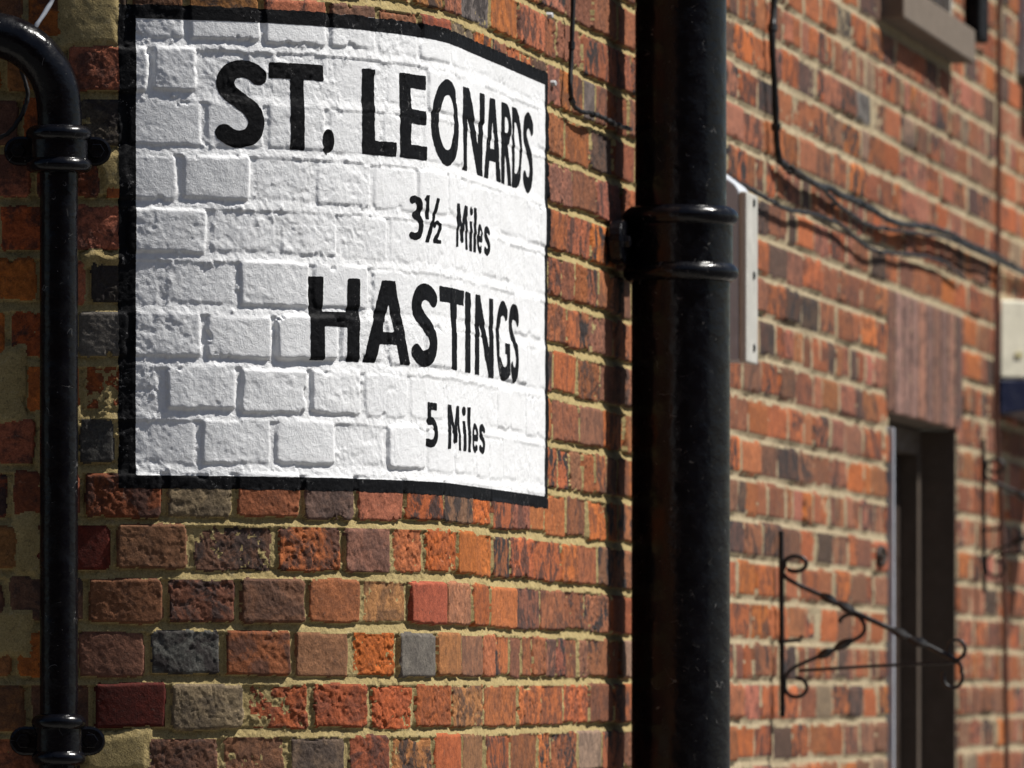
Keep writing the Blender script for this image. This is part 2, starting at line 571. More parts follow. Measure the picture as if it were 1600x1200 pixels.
# openings on the side wall
DOOR_S0, DOOR_S1 = float(s_px(1391)), float(s_px(1496))
DOOR_Z = CAMZ + 0.589
LINT_S0, LINT_S1 = float(s_px(1386)), float(s_px(1504))
LINT_Z1 = CAMZ + 0.845
WIN_S0, WIN_S1 = float(s_px(1376)), float(s_px(1489))
SILL_Z0, SILL_Z1 = CAMZ + 1.405, CAMZ + 1.48
WIN2_S0 = float(s_px(1596)); WIN2_S1 = WIN2_S0 + 1.2

PAL = [((0.34, 0.095, 0.036), 5), ((0.42, 0.125, 0.034), 4), ((0.33, 0.12, 0.08), 4), ((0.22, 0.10, 0.058), 4),
       ((0.16, 0.083, 0.064), 3), ((0.08, 0.05, 0.043), 1.2), ((0.27, 0.20, 0.15), 1.0), ((0.14, 0.135, 0.14), 0.7),
       ((0.30, 0.135, 0.06), 3), ((0.25, 0.075, 0.045), 3)]
PALW = [p[1] for p in PAL]
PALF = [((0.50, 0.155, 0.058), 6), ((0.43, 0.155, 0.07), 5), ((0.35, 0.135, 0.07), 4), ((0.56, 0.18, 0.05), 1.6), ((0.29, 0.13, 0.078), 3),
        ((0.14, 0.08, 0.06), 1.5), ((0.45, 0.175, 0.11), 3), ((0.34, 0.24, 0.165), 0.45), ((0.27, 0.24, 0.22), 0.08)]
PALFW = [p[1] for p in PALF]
SPECIAL = {}
def special(k, px, col, soot=0.3, rough=1.0):
    SPECIAL[(k, px)] = (col, soot, rough)
special(1, 290, (0.105, 0.108, 0.118), 0.9, 1.0)
special(1, 400, (0.24, 0.085, 0.042), 0.6)
special(1, 505, (0.26, 0.13, 0.08), 0.2, 0.5)
special(1, 580, (0.44, 0.12, 0.03), 0.1, 1.6)
special(1, 650, (0.15, 0.14, 0.145), 0.3, 0.5)
special(1, 700, (0.32, 0.14, 0.06), 0.2, 0.4)
special(1, 740, (0.25, 0.12, 0.08), 0.4, 0.4)
special(0, 200, (0.085, 0.014, 0.011), 0.1, 0.25)
special(4, 190, (0.19, 0.06, 0.03), 0.7, 1.4)
special(0, 320, (0.24, 0.19, 0.14), 0.5, 1.2)
special(0, 430, (0.33, 0.09, 0.04), 0.4, 1.8)
special(0, 530, (0.32, 0.085, 0.04), 0.4, 1.5)
special(0, 610, (0.40, 0.10, 0.04), 0.2, 1.8)
special(2, 200, (0.19, 0.085, 0.05), 0.2, 0.7)
special(2, 315, (0.17, 0.07, 0.05), 0.8, 1.4)
special(2, 425, (0.17, 0.085, 0.06), 0.4, 1.0)
special(2, 525, (0.32, 0.12, 0.06), 0.2, 0.7)
special(2, 600, (0.38, 0.19, 0.09), 0.5, 0.9)
special(2, 670, (0.33, 0.085, 0.055), 0.0, 0.15)
special(2, 720, (0.36, 0.16, 0.10), 0.3, 1.2)
special(3, 100, (0.12, 0.022, 0.016), 0.1, 0.25)
special(3, 240, (0.20, 0.10, 0.062), 0.2, 0.8)
special(3, 365, (0.15, 0.078, 0.06), 0.8, 1.4)
special(3, 485, (0.35, 0.11, 0.045), 0.8, 1.6)
special(3, 575, (0.24, 0.115, 0.095), 0.4, 1.0)
special(3, 640, (0.40, 0.13, 0.06), 0.4, 1.5)
special(3, 690, (0.42, 0.11, 0.03), 0.3, 1.8)
special(4, 310, (0.21, 0.165, 0.12), 0.3, 1.0)
special(4, 420, (0.28, 0.10, 0.055), 0.2, 1.0)
special(4, 515, (0.15, 0.095, 0.09), 0.5, 1.0)
special(5, 150, (0.075, 0.077, 0.085), 0.4, 0.8)
special(8, 190, (0.05, 0.045, 0.045), 0.8, 1.3)
special(11, 150, (0.10, 0.085, 0.075), 0.9, 1.3)
special(6, 190, (0.30, 0.085, 0.03), 0.5, 1.6)
special(-1, 285, (0.16, 0.08, 0.06), 0.6, 1.3)
special(-1, 500, (0.14, 0.10, 0.085), 0.6, 0.9)
special(-1, 398, (0.25, 0.12, 0.075), 0.4, 0.9)

class Brick: pass

def mk_brick(s0, s1, z0, z1, k, zone):
    b = Brick()
    b.s0, b.s1, b.z0, b.z1, b.k, b.zone = s0, s1, z0, z1, k, zone
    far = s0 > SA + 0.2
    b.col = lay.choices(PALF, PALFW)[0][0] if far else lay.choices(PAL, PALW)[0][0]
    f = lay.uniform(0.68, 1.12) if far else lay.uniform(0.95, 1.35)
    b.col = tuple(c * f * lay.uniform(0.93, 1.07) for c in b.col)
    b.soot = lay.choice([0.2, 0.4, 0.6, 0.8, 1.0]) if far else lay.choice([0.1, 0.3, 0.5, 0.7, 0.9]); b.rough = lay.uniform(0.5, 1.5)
    if zone == 0:
        for (kk, px), v in SPECIAL.items():
            if kk == k and s0 < float(s_px(px)) < s1:
                b.col, b.soot, b.rough = tuple(1.12 * q for q in v[0]), v[1], v[2]
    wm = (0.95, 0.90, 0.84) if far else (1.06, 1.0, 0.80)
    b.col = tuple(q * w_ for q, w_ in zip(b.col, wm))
    b.h0 = lay.gauss(0, 0.0016); b.ts = lay.gauss(0, 0.014); b.tz = lay.gauss(0, 0.014)
    b.seed = lay.randrange(1, 9999)
    return b

bricks_near, bricks_far = [], []
for k in range(-2, 17):
    e = row_edges(k, S_LEFT, S_MID, PERP.get(k))
    for a, c in zip(e[:-1], e[1:]):
        bricks_near.append(mk_brick(a, c, zk(k), zk(k + 1), k, 0))
for k in range(-3, 24):
    e = row_edges(k, S_MID + (0.07 if k % 2 else 0.0), S_FAR)
    e[0] = S_MID
    z0, z1 = zk(k), zk(k + 1)
    zm = (z0 + z1) / 2
    cuts = []
    if zm < DOOR_Z: cuts.append((DOOR_S0, DOOR_S1))
    elif zm < LINT_Z1 - 0.012: cuts.append((LINT_S0, LINT_S1))
    if zm > SILL_Z0 - 0.01:
        cuts.append((WIN_S0, WIN_S1)); cuts.append((WIN2_S0, WIN2_S1))
    segs = list(zip(e[:-1], e[1:]))
    for (c0, c1) in cuts:
        out = []
        for a, c in segs:
            if c <= c0 or a >= c1: out.append((a, c)); continue
            if a < c0 - 0.008: out.append((a, c0))
            if c > c1 + 0.008: out.append((c1, c))
        segs = out
    for a, c in segs:
        bricks_far.append(mk_brick(a, c, z0, z1, k, 1))
nso = 10
for i in range(nso):      # upright bricks of the flat arch over the door
    a = LINT_S0 + (LINT_S1 - LINT_S0) * i / nso; c = LINT_S0 + (LINT_S1 - LINT_S0) * (i + 1) / nso
    b = mk_brick(a, c, DOOR_Z - 0.004, LINT_Z1, 99, 1)
    f_ = lay.choice((0.42, 0.65, 0.95, 1.25, 1.5))
    b.col = tuple(v * f_ for v in lay.choice([(0.28, 0.14, 0.095), (0.25, 0.14, 0.11), (0.33, 0.155, 0.10)]))
    b.soot = 0.5; b.rough = 0.8; b.h0 = lay.uniform(0, 0.001); b.ts = 0.0; b.tz = 0.0
    bricks_far.append(b)

# ------------------------------------------------------------------ relief of the masonry on one shared grid
def relief(S, Z, bricks, zone):
    """S, Z 1-D grids -> heights, id per vertex field, per brick heights"""
    SS, ZZ = np.meshgrid(S, Z)
    sd = rect_sd(SS, ZZ, SG_S0, SG_S1, SG_Z0, SG_Z1) + 0.0012 * fbm(SS * 90, ZZ * 90, 77, 3)
    painted = sstep(0.001, -0.004, sd) if zone == 0 else np.zeros_like(SS)
    smoothp = painted * sstep(float(s_px(450)), float(s_px(720)), SS) * (0.82 + 0.3 * fbm(SS * 5, ZZ * 6, 71, 3))      # thick old paint fills the joints to the right
    wx = fbm(SS * 22, ZZ * 22, 31, 5, 0.62) * 0.0040; wz = fbm(SS * 22, ZZ * 22, 37, 5, 0.62) * 0.0040
    JZ = 0.0072 if zone == 0 else 0.0078
    dzl = np.mod(ZZ + wz * 0.8 - zk(0) + COURSE / 2, COURSE) - COURSE / 2
    prof = np.where(np.abs(dzl) < JZ * 1.15, np.clip((dzl + JZ) / (2 * JZ), 0, 1) * (1 - 0.4 * painted), 0.62)      # struck: flush below, cut back above
    depth = 0.0064 + 0.0028 * (1 - 0.65 * painted) * fbm(SS * 7, ZZ * 9, 5, 3)
    if zone == 1: depth = depth * 0.8
    depth = (0.0012 + depth * prof) * (1 - 0.40 * painted) * (1 - 0.42 * smoothp)
    mort = -depth + (0.0013 * fbm(SS * 50, ZZ * 50, 21, 5, 0.65) + 0.0009 * fbm(SS * 230, ZZ * 230, 22, 2)) * (1 - 0.55 * smoothp)
    mort = mort + 0.0020 * sstep(0.30, 0.55, fbm(SS * 75, ZZ * 75, 23, 4, 0.6)) * (1 - 0.7 * smoothp)      # crumbs and smears
    if zone == 0:      # smeared, flush pointing on the shaded front wall
        smear = sstep(float(s_px(205)), float(s_px(120)), SS) * sstep(0.12, 0.5, fbm(SS * 6, ZZ * 7, 91, 3))
        mort = mort + smear * 0.0075
        for (xa, xb, ya, yb) in ((88, 186, -30, 74), (-30, 52, 955, 1030), (128, 232, 1143, 1210), (-30, 38, 545, 668), (60, 120, 640, 760), (128, 200, 395, 412), (150, 205, 232, 300), (20, 60, 800, 900)):
            sa, sb = float(s_px(xa)), float(s_px(xb)); zb_, za_ = z_px((xa + xb) / 2, yb), z_px((xa + xb) / 2, ya)
            inside = -rect_sd(SS + wx * 3, ZZ + wz * 3, sa, sb, zb_, za_)
            mort = np.where(inside > -0.004, np.maximum(mort, 0.0022 * sstep(-0.004, 0.006, inside) + 0.0012 * fbm(SS * 30, ZZ * 30, 61, 4) - 0.001 + 0.002 * sstep(0, .01, inside)), mort)
    if zone == 1:
        mort = mort - 0.007 * sstep(0.004, -0.002, rect_sd(SS, ZZ, LINT_S0, LINT_S1, DOOR_Z - 0.01, LINT_Z1 - 0.004))
    H = mort.copy()
    ID = np.full(SS.shape, -1, np.int32)
    for i, b in enumerate(bricks):
        i0 = max(np.searchsorted(S, b.s0) - 2, 0); i1 = min(np.searchsorted(S, b.s1) + 2, len(S))
        j0 = max(np.searchsorted(Z, b.z0) - 2, 0); j1 = min(np.searchsorted(Z, b.z1) + 2, len(Z))
        if i1 - i0 < 2 or j1 - j0 < 2: continue
        sl = (slice(j0, j1), slice(i0, i1))
        s = SS[sl]; z = ZZ[sl]; p = painted[sl]; sp = smoothp[sl]
        jz = JZ; js = 0.0055 if b.s0 < SA - 0.1 else 0.0034
        if b.k == 99: js = 0.0075; jz = 0.001
        if b.s1 - b.s0 < 0.04: js = 0.001
        if b.s1 - b.s0 < 0.08: js = min(js, 0.0045)
        q = ((b.seed % 7) - 3) * 0.0008
        d = -rect_sd(s + wx[sl], z + wz[sl] + q, b.s0 + js, b.s1 - js, b.z0 + jz, b.z1 - jz)
        dxr = np.minimum(s - b.s0 - js, b.s1 - js - s); dzr = np.minimum(z - b.z0 - jz, b.z1 - jz - z)
        cs_ = 0.002 + 0.005 * vnoise(s * 9 + b.seed, z * 11, b.seed + 5)
        corner = np.maximum(0, cs_ - np.maximum(dxr, 0)) * np.maximum(0, cs_ - np.maximum(dzr, 0)) / cs_
        d = d - corner * 0.7
        if b.rough > 1.2 or p.max() > 0.5:        # chipped arrises
            d = d - 0.007 * sstep(0.30, 0.55, fbm(s * 30 + b.seed, z * 30, b.seed + 3, 5, 0.6))
        rg = b.rough * (1 - 0.25 * p) * (1 - 0.5 * sp)
        face = (b.h0 + b.ts * (s - (b.s0 + b.s1) / 2) + b.tz * (z - (b.z0 + b.z1) / 2)) * (1 - 0.6 * sp) + sp * (0.0010 * fbm(s * 16, z * 16, 55, 3) - 0.0009)
        face = face + rg * (0.0011 * fbm(s * 34, z * 34, b.seed, 4, 0.6) + 0.0006 * fbm(s * 120, z * 120, b.seed + 9, 3, 0.6))
        pit = fbm(s * 26, z * 34, b.seed + 17, 5, 0.65)
        face = face - rg * 0.0011 * sstep(0.22, 0.34, pit)
        face = face + rg * 0.0006 * fbm(s * 230, z * 230, b.seed + 41, 2)
        ridge = 1 - np.abs(fbm(s * 42, z * 42, b.seed + 29, 3)) * 2
        face = face - np.maximum(rg - 0.7, 0) * 0.0022 * sstep(0.8, 1.0, ridge)
        rad = 0.0028
        rounding = -np.where(d < rad, (np.clip(rad - d, 0, rad) / rad) ** 2 * 0.0013, 0)
        hb = face + rounding + np.minimum(d, 0) * (4.0 - 1.8 * p)
        hm = H[sl]
        take = hb > hm
        H[sl] = np.where(take, hb, hm)
        idv = ID[sl]; idv[take | ((sp > 0.25) & (d > 0))] = i
    if zone == 0:      # paint softens everything a little
        soft = (H + np.roll(H, 1, 0) + np.roll(H, -1, 0) + np.roll(H, 1, 1) + np.roll(H, -1, 1)) / 5
        H = H * (1 - 0.5 * painted) + soft * 0.5 * painted
    return SS, ZZ, H, ID, sd

def grid_cells(ns, nz):
    j, i = np.meshgrid(np.arange(nz - 1), np.arange(ns - 1), indexing='ij')
    a = j * ns + i
    return np.stack([a, a + 1, a + ns + 1, a + ns], -1).reshape(-1, 4)

S_near = np.concatenate([np.arange(S_LEFT, 0.60, 0.002), np.arange(0.60, SA + 0.02, 0.0025), np.arange(SA + 0.02, float(s_px(862)), 0.004),
                         np.arange(float(s_px(862)), S_MID, 0.006), [S_MID]])
S_near = S_near[np.concatenate([[True], np.diff(S_near) > 0.0008])]
Z_near = np.arange(zk(-2) + 0.012, zk(17) - 0.02, 0.0022)
S_farg = np.concatenate([np.arange(S_MID, LINT_S0 - 0.01, 0.007), np.arange(LINT_S0 - 0.01, LINT_S1 + 0.01, 0.0035), np.arange(LINT_S1 + 0.01, S_FAR, 0.008)])
S_farg = S_farg[np.concatenate([[True], np.diff(S_farg) > 0.001])]
Z_farg = np.arange(1.385, 3.335, 0.0058)

def surface(S, Z, H):
    SS, ZZ = np.meshgrid(S, Z)
    x, y = wall_xy(SS, H)
    return np.stack([x, y, ZZ], -1).reshape(-1, 3)

def cut_patch(name, V, cells, sel, extra, mat, skirt_dir=None, skirt=0.018, norms=None):
    """own mesh of the selected cells; rim folded back into the wall so that the piece has depth"""
    q = cells[sel]
    used, inv = np.unique(q.ravel(), return_inverse=True)
    q2 = inv.reshape(-1, 4)
    vv = V[used]
    n0 = len(used)
    ex = {k: v[used] for k, v in extra.items()}
    nn = None if norms is None else norms[used]
    quads = q2
    if skirt_dir is not None:
        e = np.concatenate([q2[:, [0, 1]], q2[:, [1, 2]], q2[:, [2, 3]], q2[:, [3, 0]]])
        key = np.sort(e, 1); kk = key[:, 0].astype(np.int64) * n0 + key[:, 1]
        _, idx, cnt = np.unique(kk, return_index=True, return_counts=True)
        be = e[idx[cnt == 1]]
        bv, binv = np.unique(be.ravel(), return_inverse=True)
        binv = binv.reshape(-1, 2)
        nv = vv[bv] - skirt_dir[used][bv] * skirt
        vv = np.concatenate([vv, nv])
        sk = np.stack([be[:, 1], be[:, 0], n0 + binv[:, 0], n0 + binv[:, 1]], 1)
        quads = np.concatenate([q2, sk])
        ex = {k: np.concatenate([v, v[bv]]) for k, v in ex.items()}
        if nn is not None: nn = np.concatenate([nn, nn[bv]])
    me = mesh_np(name, vv, quads=quads)
    for k, v in ex.items():
        set_attr(me, k, {1: "FLOAT", 3: "FLOAT_VECTOR", 4: "FLOAT_COLOR"}[1 if v.ndim == 1 else v.shape[1]], v)
    me.materials.append(mat)
    if nn is not None: me.normals_split_custom_set_from_vertices(nn.astype(np.float32))
    return me

# ------------------------------------------------------------------ building and sign roots
building = empty("brick_building", (PE[0], PE[1], 0.0), "red brick building with rounded corner and a long side wall receding to the right", "building")
sign = empty("painted_sign", wp(float(s_px(500)), 0, SG_Z0), "white sign with black border and lettering painted on the rounded brick corner", "sign")

def vert_normals_out(SS):
    a = np.clip(SS, 0, SA) / R
    return np.stack([np.sin(a), -np.cos(a), np.zeros_like(a)], -1).reshape(-1, 3)

n_single = 0
rest_jobs = []
def build_zone(S, Z, bricks, zone, single_limit):
    global n_single
    SS, ZZ, H, ID, sd = relief(S, Z, bricks, zone)
    V = surface(S, Z, H)
    cells = grid_cells(len(S), len(Z))
    idf = ID.ravel()
    cid4 = idf[cells]
    # a cell belongs to the brick that holds most of its corners
    cid = np.where((cid4[:, 0] == cid4[:, 1]) | (cid4[:, 0] == cid4[:, 2]) | (cid4[:, 0] == cid4[:, 3]), cid4[:, 0],
                   np.where((cid4[:, 1] == cid4[:, 2]) | (cid4[:, 1] == cid4[:, 3]), cid4[:, 1], cid4.max(1)))
    keep = np.ones(len(cells), bool)
    if zone == 1:
        cs = SS.ravel()[cells].mean(1); cz = ZZ.ravel()[cells].mean(1)
        keep &= ~((cs > DOOR_S0) & (cs < DOOR_S1) & (cz < DOOR_Z))
        keep &= ~((cs > WIN_S0) & (cs < WIN_S1) & (cz > SILL_Z0 + 0.01))
        keep &= ~((cs > WIN2_S0) & (cs < WIN2_S1) & (cz > SILL_Z0 + 0.01))
    NO = vert_normals_out(SS)
    G = V.reshape(SS.shape[0], SS.shape[1], 3)
    VN = np.cross(np.gradient(G, axis=1), np.gradient(G, axis=0)).reshape(-1, 3)
    VN /= np.linalg.norm(VN, axis=1)[:, None]
    sdv = sd.ravel() if zone == 0 else np.full(len(V), 1.0)
    order = np.argsort(cid, kind='stable')
    sc_ = cid[order]
    cols = np.array([b.col + (1.0,) for b in bricks]); pars = np.array([(b.soot, b.rough, b.seed * 0.001) for b in bricks])
    # rank bricks by how large they show
    show = []
    for i, b in enumerate(bricks):
        sm = (b.s0 + b.s1) / 2
        x, y = wall_xy(np.array([b.s0, b.s1]), 0.0)
        px = 800 + F * x / y
        py = YH - (np.array([b.z0, b.z1]) - CAMZ) * F / y.mean()
        w = max(0, min(px[1], 1600) - max(px[0], 0)); h = max(0, min(py[0], 1200) - max(py[1], 0))
        show.append(w * h)
    insign = []
    for b in bricks:
        os_ = max(0, min(b.s1, SG_S1) - max(b.s0, SG_S0)); oz = max(0, min(b.z1, SG_Z1) - max(b.z0, SG_Z0))
        insign.append(zone == 0 and os_ * oz > 0.5 * (b.s1 - b.s0) * (b.z1 - b.z0))
    rank = sorted([i for i in range(len(bricks)) if not insign[i]], key=lambda i: -show[i])
    singles = set(i for i in rank[:single_limit] if show[i] > 60)
    n_single += len(singles)
    rest = []
    for i in range(len(bricks)):
        l = np.searchsorted(sc_, i, 'left'); r = np.searchsorted(sc_, i, 'right')
        sel = order[l:r]
        sel = sel[keep[sel]]
        if len(sel) < 3: continue
        if not (insign[i] or i in singles):
            rest.append(sel); continue
        n = len(V)
        q = cells[sel]
        sub = np.unique(q.ravel())
        tint = np.zeros((n, 4), np.float32) if False else None
        loc_cols = {"paint_sd": sdv}
        me = cut_patch("brick", V, cells, sel, loc_cols, MAT_BRICK, NO, norms=VN)
        nv = len(me.vertices)
        set_attr(me, "tint", "FLOAT_COLOR", np.tile(cols[i], (nv, 1)))
        set_attr(me, "brick_par", "FLOAT_VECTOR", np.tile(pars[i], (nv, 1)))
        b = bricks[i]
        c = wp((b.s0 + b.s1) / 2, 0, (b.z0 + b.z1) / 2)
        co = np.empty(nv * 3, np.float32); me.vertices.foreach_get("co", co)
        co = (co.reshape(-1, 3) - np.array(c, np.float32)).ravel(); me.vertices.foreach_set("co", co)
        par = sign if insign[i] else building
        o = link("painted_brick" if insign[i] else "brick", me, None)
        o.location = c - par.location
        o.parent = par
    if rest:
        me_q = np.concatenate(rest)
        vid = np.full(len(V), -1, np.int64)
        vcol = np.zeros((len(V), 4), np.float32); vpar = np.zeros((len(V), 3), np.float32)
        bid = cid[me_q]
        for c4 in range(4):
            vcol[cells[me_q][:, c4]] = cols[bid]; vpar[cells[me_q][:, c4]] = pars[bid]
        me = cut_patch("brick_courses", V, cells, me_q, {"paint_sd": sdv, "tint": vcol, "brick_par": vpar}, MAT_BRICK, NO, norms=VN)
        o = link("brick_courses", me, None)
        parent_keep(o, building); o["kind"] = "stuff"
    # mortar
    msel = np.where((cid == -1) & keep)[0]
    if zone == 0:
        inn = sdv[cells].mean(1) < 0.0
        sel = msel[inn[msel]]
        o = link("painted_joints", cut_patch("painted_joints", V, cells, sel, {"paint_sd": sdv}, MAT_MORTAR, NO, norms=VN), None)
        parent_keep(o, sign)
        msel = msel[~inn[msel]]
    o = link("mortar_joints", cut_patch("mortar_joints", V, cells, msel, {"paint_sd": sdv}, MAT_MORTAR if zone == 0 else MAT_MORTAR_PALE, NO, norms=VN), None)
    parent_keep(o, building)
    return SS, ZZ, H, V, cells, NO, VN

SSn, ZZn, Hn, Vn, cells_n, NOn, VNn = build_zone(S_near, Z_near, bricks_near, 0, 190)
build_zone(S_farg, Z_farg, bricks_far, 1, 300 - n_single)

# ------------------------------------------------------------------ rest of the building: plain walls above, below and beyond, roof
def plain_wall(name, ss, z0, z1, h=-0.003):
    zs = [z0, z1]
    vv = []; uv = []
    for z in zs:
        for s in ss:
            p = wp(s, h, z); vv.append(tuple(p)); uv.append((s, z - zk(0)))
    n = len(ss)
    quads = [(i, i + 1, n + i + 1, n + i) for i in range(n - 1)]
    me = mesh_np(name, vv, quads=quads)
    ul = me.uv_layers.new(name="wall")
    li = np.empty(len(me.loops), np.int32); me.loops.foreach_get("vertex_index", li)
    ul.data.foreach_set("uv", np.array(uv, np.float32)[li].ravel())
    return parent_keep(link(name, me, MAT_PLAIN), building)
arcs = list(np.linspace(0, SA, 24))
ROOF = 6.2
plain_wall("wall", [S_LEFT] + arcs + [S_MID], Z_near[-1] - 0.002, ROOF)
plain_wall("wall", [S_LEFT] + arcs + [S_MID], 0.0, Z_near[0] + 0.002)
plain_wall("wall", [-7.0, S_LEFT + 0.002], 0.0, ROOF)
plain_wall("wall", [S_FAR - 0.012, 15.0], 0.0, ROOF)
plain_wall("wall", [S_MID, WIN_S0], Z_farg[-1] - 0.002, ROOF)
plain_wall("wall", [WIN_S1, WIN2_S0], Z_farg[-1] - 0.002, ROOF)
plain_wall("wall", [WIN2_S0, S_FAR], SILL_Z1 + 1.5, ROOF)
plain_wall("wall", [WIN_S0, WIN_S1], SILL_Z1 + 1.5, ROOF)
plain_wall("wall", [S_MID, DOOR_S0], 0.0, Z_farg[0] + 0.002)
plain_wall("wall", [DOOR_S1, S_FAR], 0.0, Z_farg[0] + 0.002)
_m = MB()
out_pts = [wp(-7, 0.12, 0)] + [wp(s, 0.12, 0) for s in arcs] + [wp(15, 0.12, 0)]
back = [Vector((-8.0, out_pts[-1].y, 0)), Vector((-8.0, out_pts[0].y, 0))]
pl = out_pts + back
_m.prism([Vector((p.x, p.y, ROOF)) for p in pl], [Vector((p.x, p.y, ROOF + 0.15)) for p in pl])
_m.build("roof", MAT_SLATE, building)

# ------------------------------------------------------------------ black border and letters: paint films on the relief
def film(name, sdfield, parent, lift=0.0004, smin=None, smax=None):
    """triangles of the shared grid clipped where the signed distance turns negative"""
    f = sdfield.ravel()
    c = cells_n
    act = (f[c] < 0).any(1)
    c = c[act]
    if len(c) == 0: return None
    tris = np.concatenate([c[:, [0, 1, 2]], c[:, [0, 2, 3]]])
    tris = tris[(f[tris] < 0).any(1)]
    P = Vn + NOn * lift
    vlist = []; tl = []
    fv = f[tris]
    cnt = (fv < 0).sum(1)
    def emit(a, b, d):
        n = sum(len(x) for x in vlist) // 3
        k = len(a)
        vlist.append(np.stack([a, b, d], 1).reshape(-1, 3))
    # all inside
    t = tris[cnt == 3]
    vlist.append(P[t].reshape(-1, 3))
    for nin in (1, 2):
        t = tris[cnt == nin]; g = f[t]
        if len(t) == 0: continue
        # rotate so that the odd corner comes first
        odd = (g < 0) if nin == 1 else (g >= 0)
        k = odd.argmax(1)
        idx = (k[:, None] + np.arange(3)[None, :]) % 3
        t = np.take_along_axis(t, idx, 1); g = np.take_along_axis(g, idx, 1)
        w1 = (g[:, 0] / (g[:, 0] - g[:, 1]))[:, None]; w2 = (g[:, 0] / (g[:, 0] - g[:, 2]))[:, None]
        A = P[t[:, 0]]; B = P[t[:, 1]]; C_ = P[t[:, 2]]
        e1 = A + (B - A) * w1; e2 = A + (C_ - A) * w2
        if nin == 1:
            vlist.append(np.stack([A, e1, e2], 1).reshape(-1, 3))
        else:
            vlist.append(np.stack([e1, B, C_], 1).reshape(-1, 3))
            vlist.append(np.stack([e1, C_, e2], 1).reshape(-1, 3))
    vv = np.concatenate(vlist)
    key = np.round(vv * 2e5).astype(np.int64)
    _, first, inv = np.unique(key, axis=0, return_index=True, return_inverse=True)
    tri = inv.reshape(-1, 3)
    ok = (tri[:, 0] != tri[:, 1]) & (tri[:, 1] != tri[:, 2]) & (tri[:, 0] != tri[:, 2])
    me = mesh_np(name, vv[first], tris=tri[ok])
    return parent_keep(link(name, me, MAT_BLACKPAINT), parent)

wobn = 0.0011 * fbm(SSn * 70, ZZn * 70, 401, 3) + 0.0006 * fbm(SSn * 260, ZZn * 260, 402, 2)
outer = rect_sd(SSn, ZZn, SG_S0, SG_S1, SG_Z0, SG_Z1)
inner = rect_sd(SSn, ZZn, SG_S0I, SG_S1I, SG_Z0I, SG_Z1I)
ring = np.maximum(outer - 0.0015 + wobn * 1.6, -inner + wobn * 0.5)
film("border", ring, sign)

def seg_sd(x, y, a, b, hw):
    ax, ay = a; bx, by = b
    dx, dy = bx - ax, by - ay
    L = math.hypot(dx, dy)
    ux, uy = dx / L, dy / L
    t = (x - ax) * ux + (y - ay) * uy
    n = np.abs(-(x - ax) * uy + (y - ay) * ux)
    return np.maximum(np.maximum(-t, t - L), n - hw)

def path_sd(x, y, pts, hw, closed=False):
    d = np.full(x.shape, 9.0)
    m = len(pts)
    for i in range(m if closed else m - 1):
        d = np.minimum(d, seg_sd(x, y, pts[i], pts[(i + 1) % m], hw))
    for i in range(m):
        if closed or 0 < i < m - 1:
            d = np.minimum(d, np.hypot(x - pts[i][0], y - pts[i][1]) - hw)
    return d

def arc(cx, cy, rx, ry, a0, a1, n=22):
    return [(cx + rx * math.cos(math.radians(a0 + (a1 - a0) * i / n)), cy + ry * math.sin(math.radians(a0 + (a1 - a0) * i / n))) for i in range(n + 1)]

def cr(pts, per=6):
    return [(p.x, p.y) for p in spline([(a, b, 0) for a, b in pts], per)]

def box(x, y, x0, x1, y0, y1):
    return np.maximum(np.maximum(x0 - x, x - x1), np.maximum(y0 - y, y - y1))

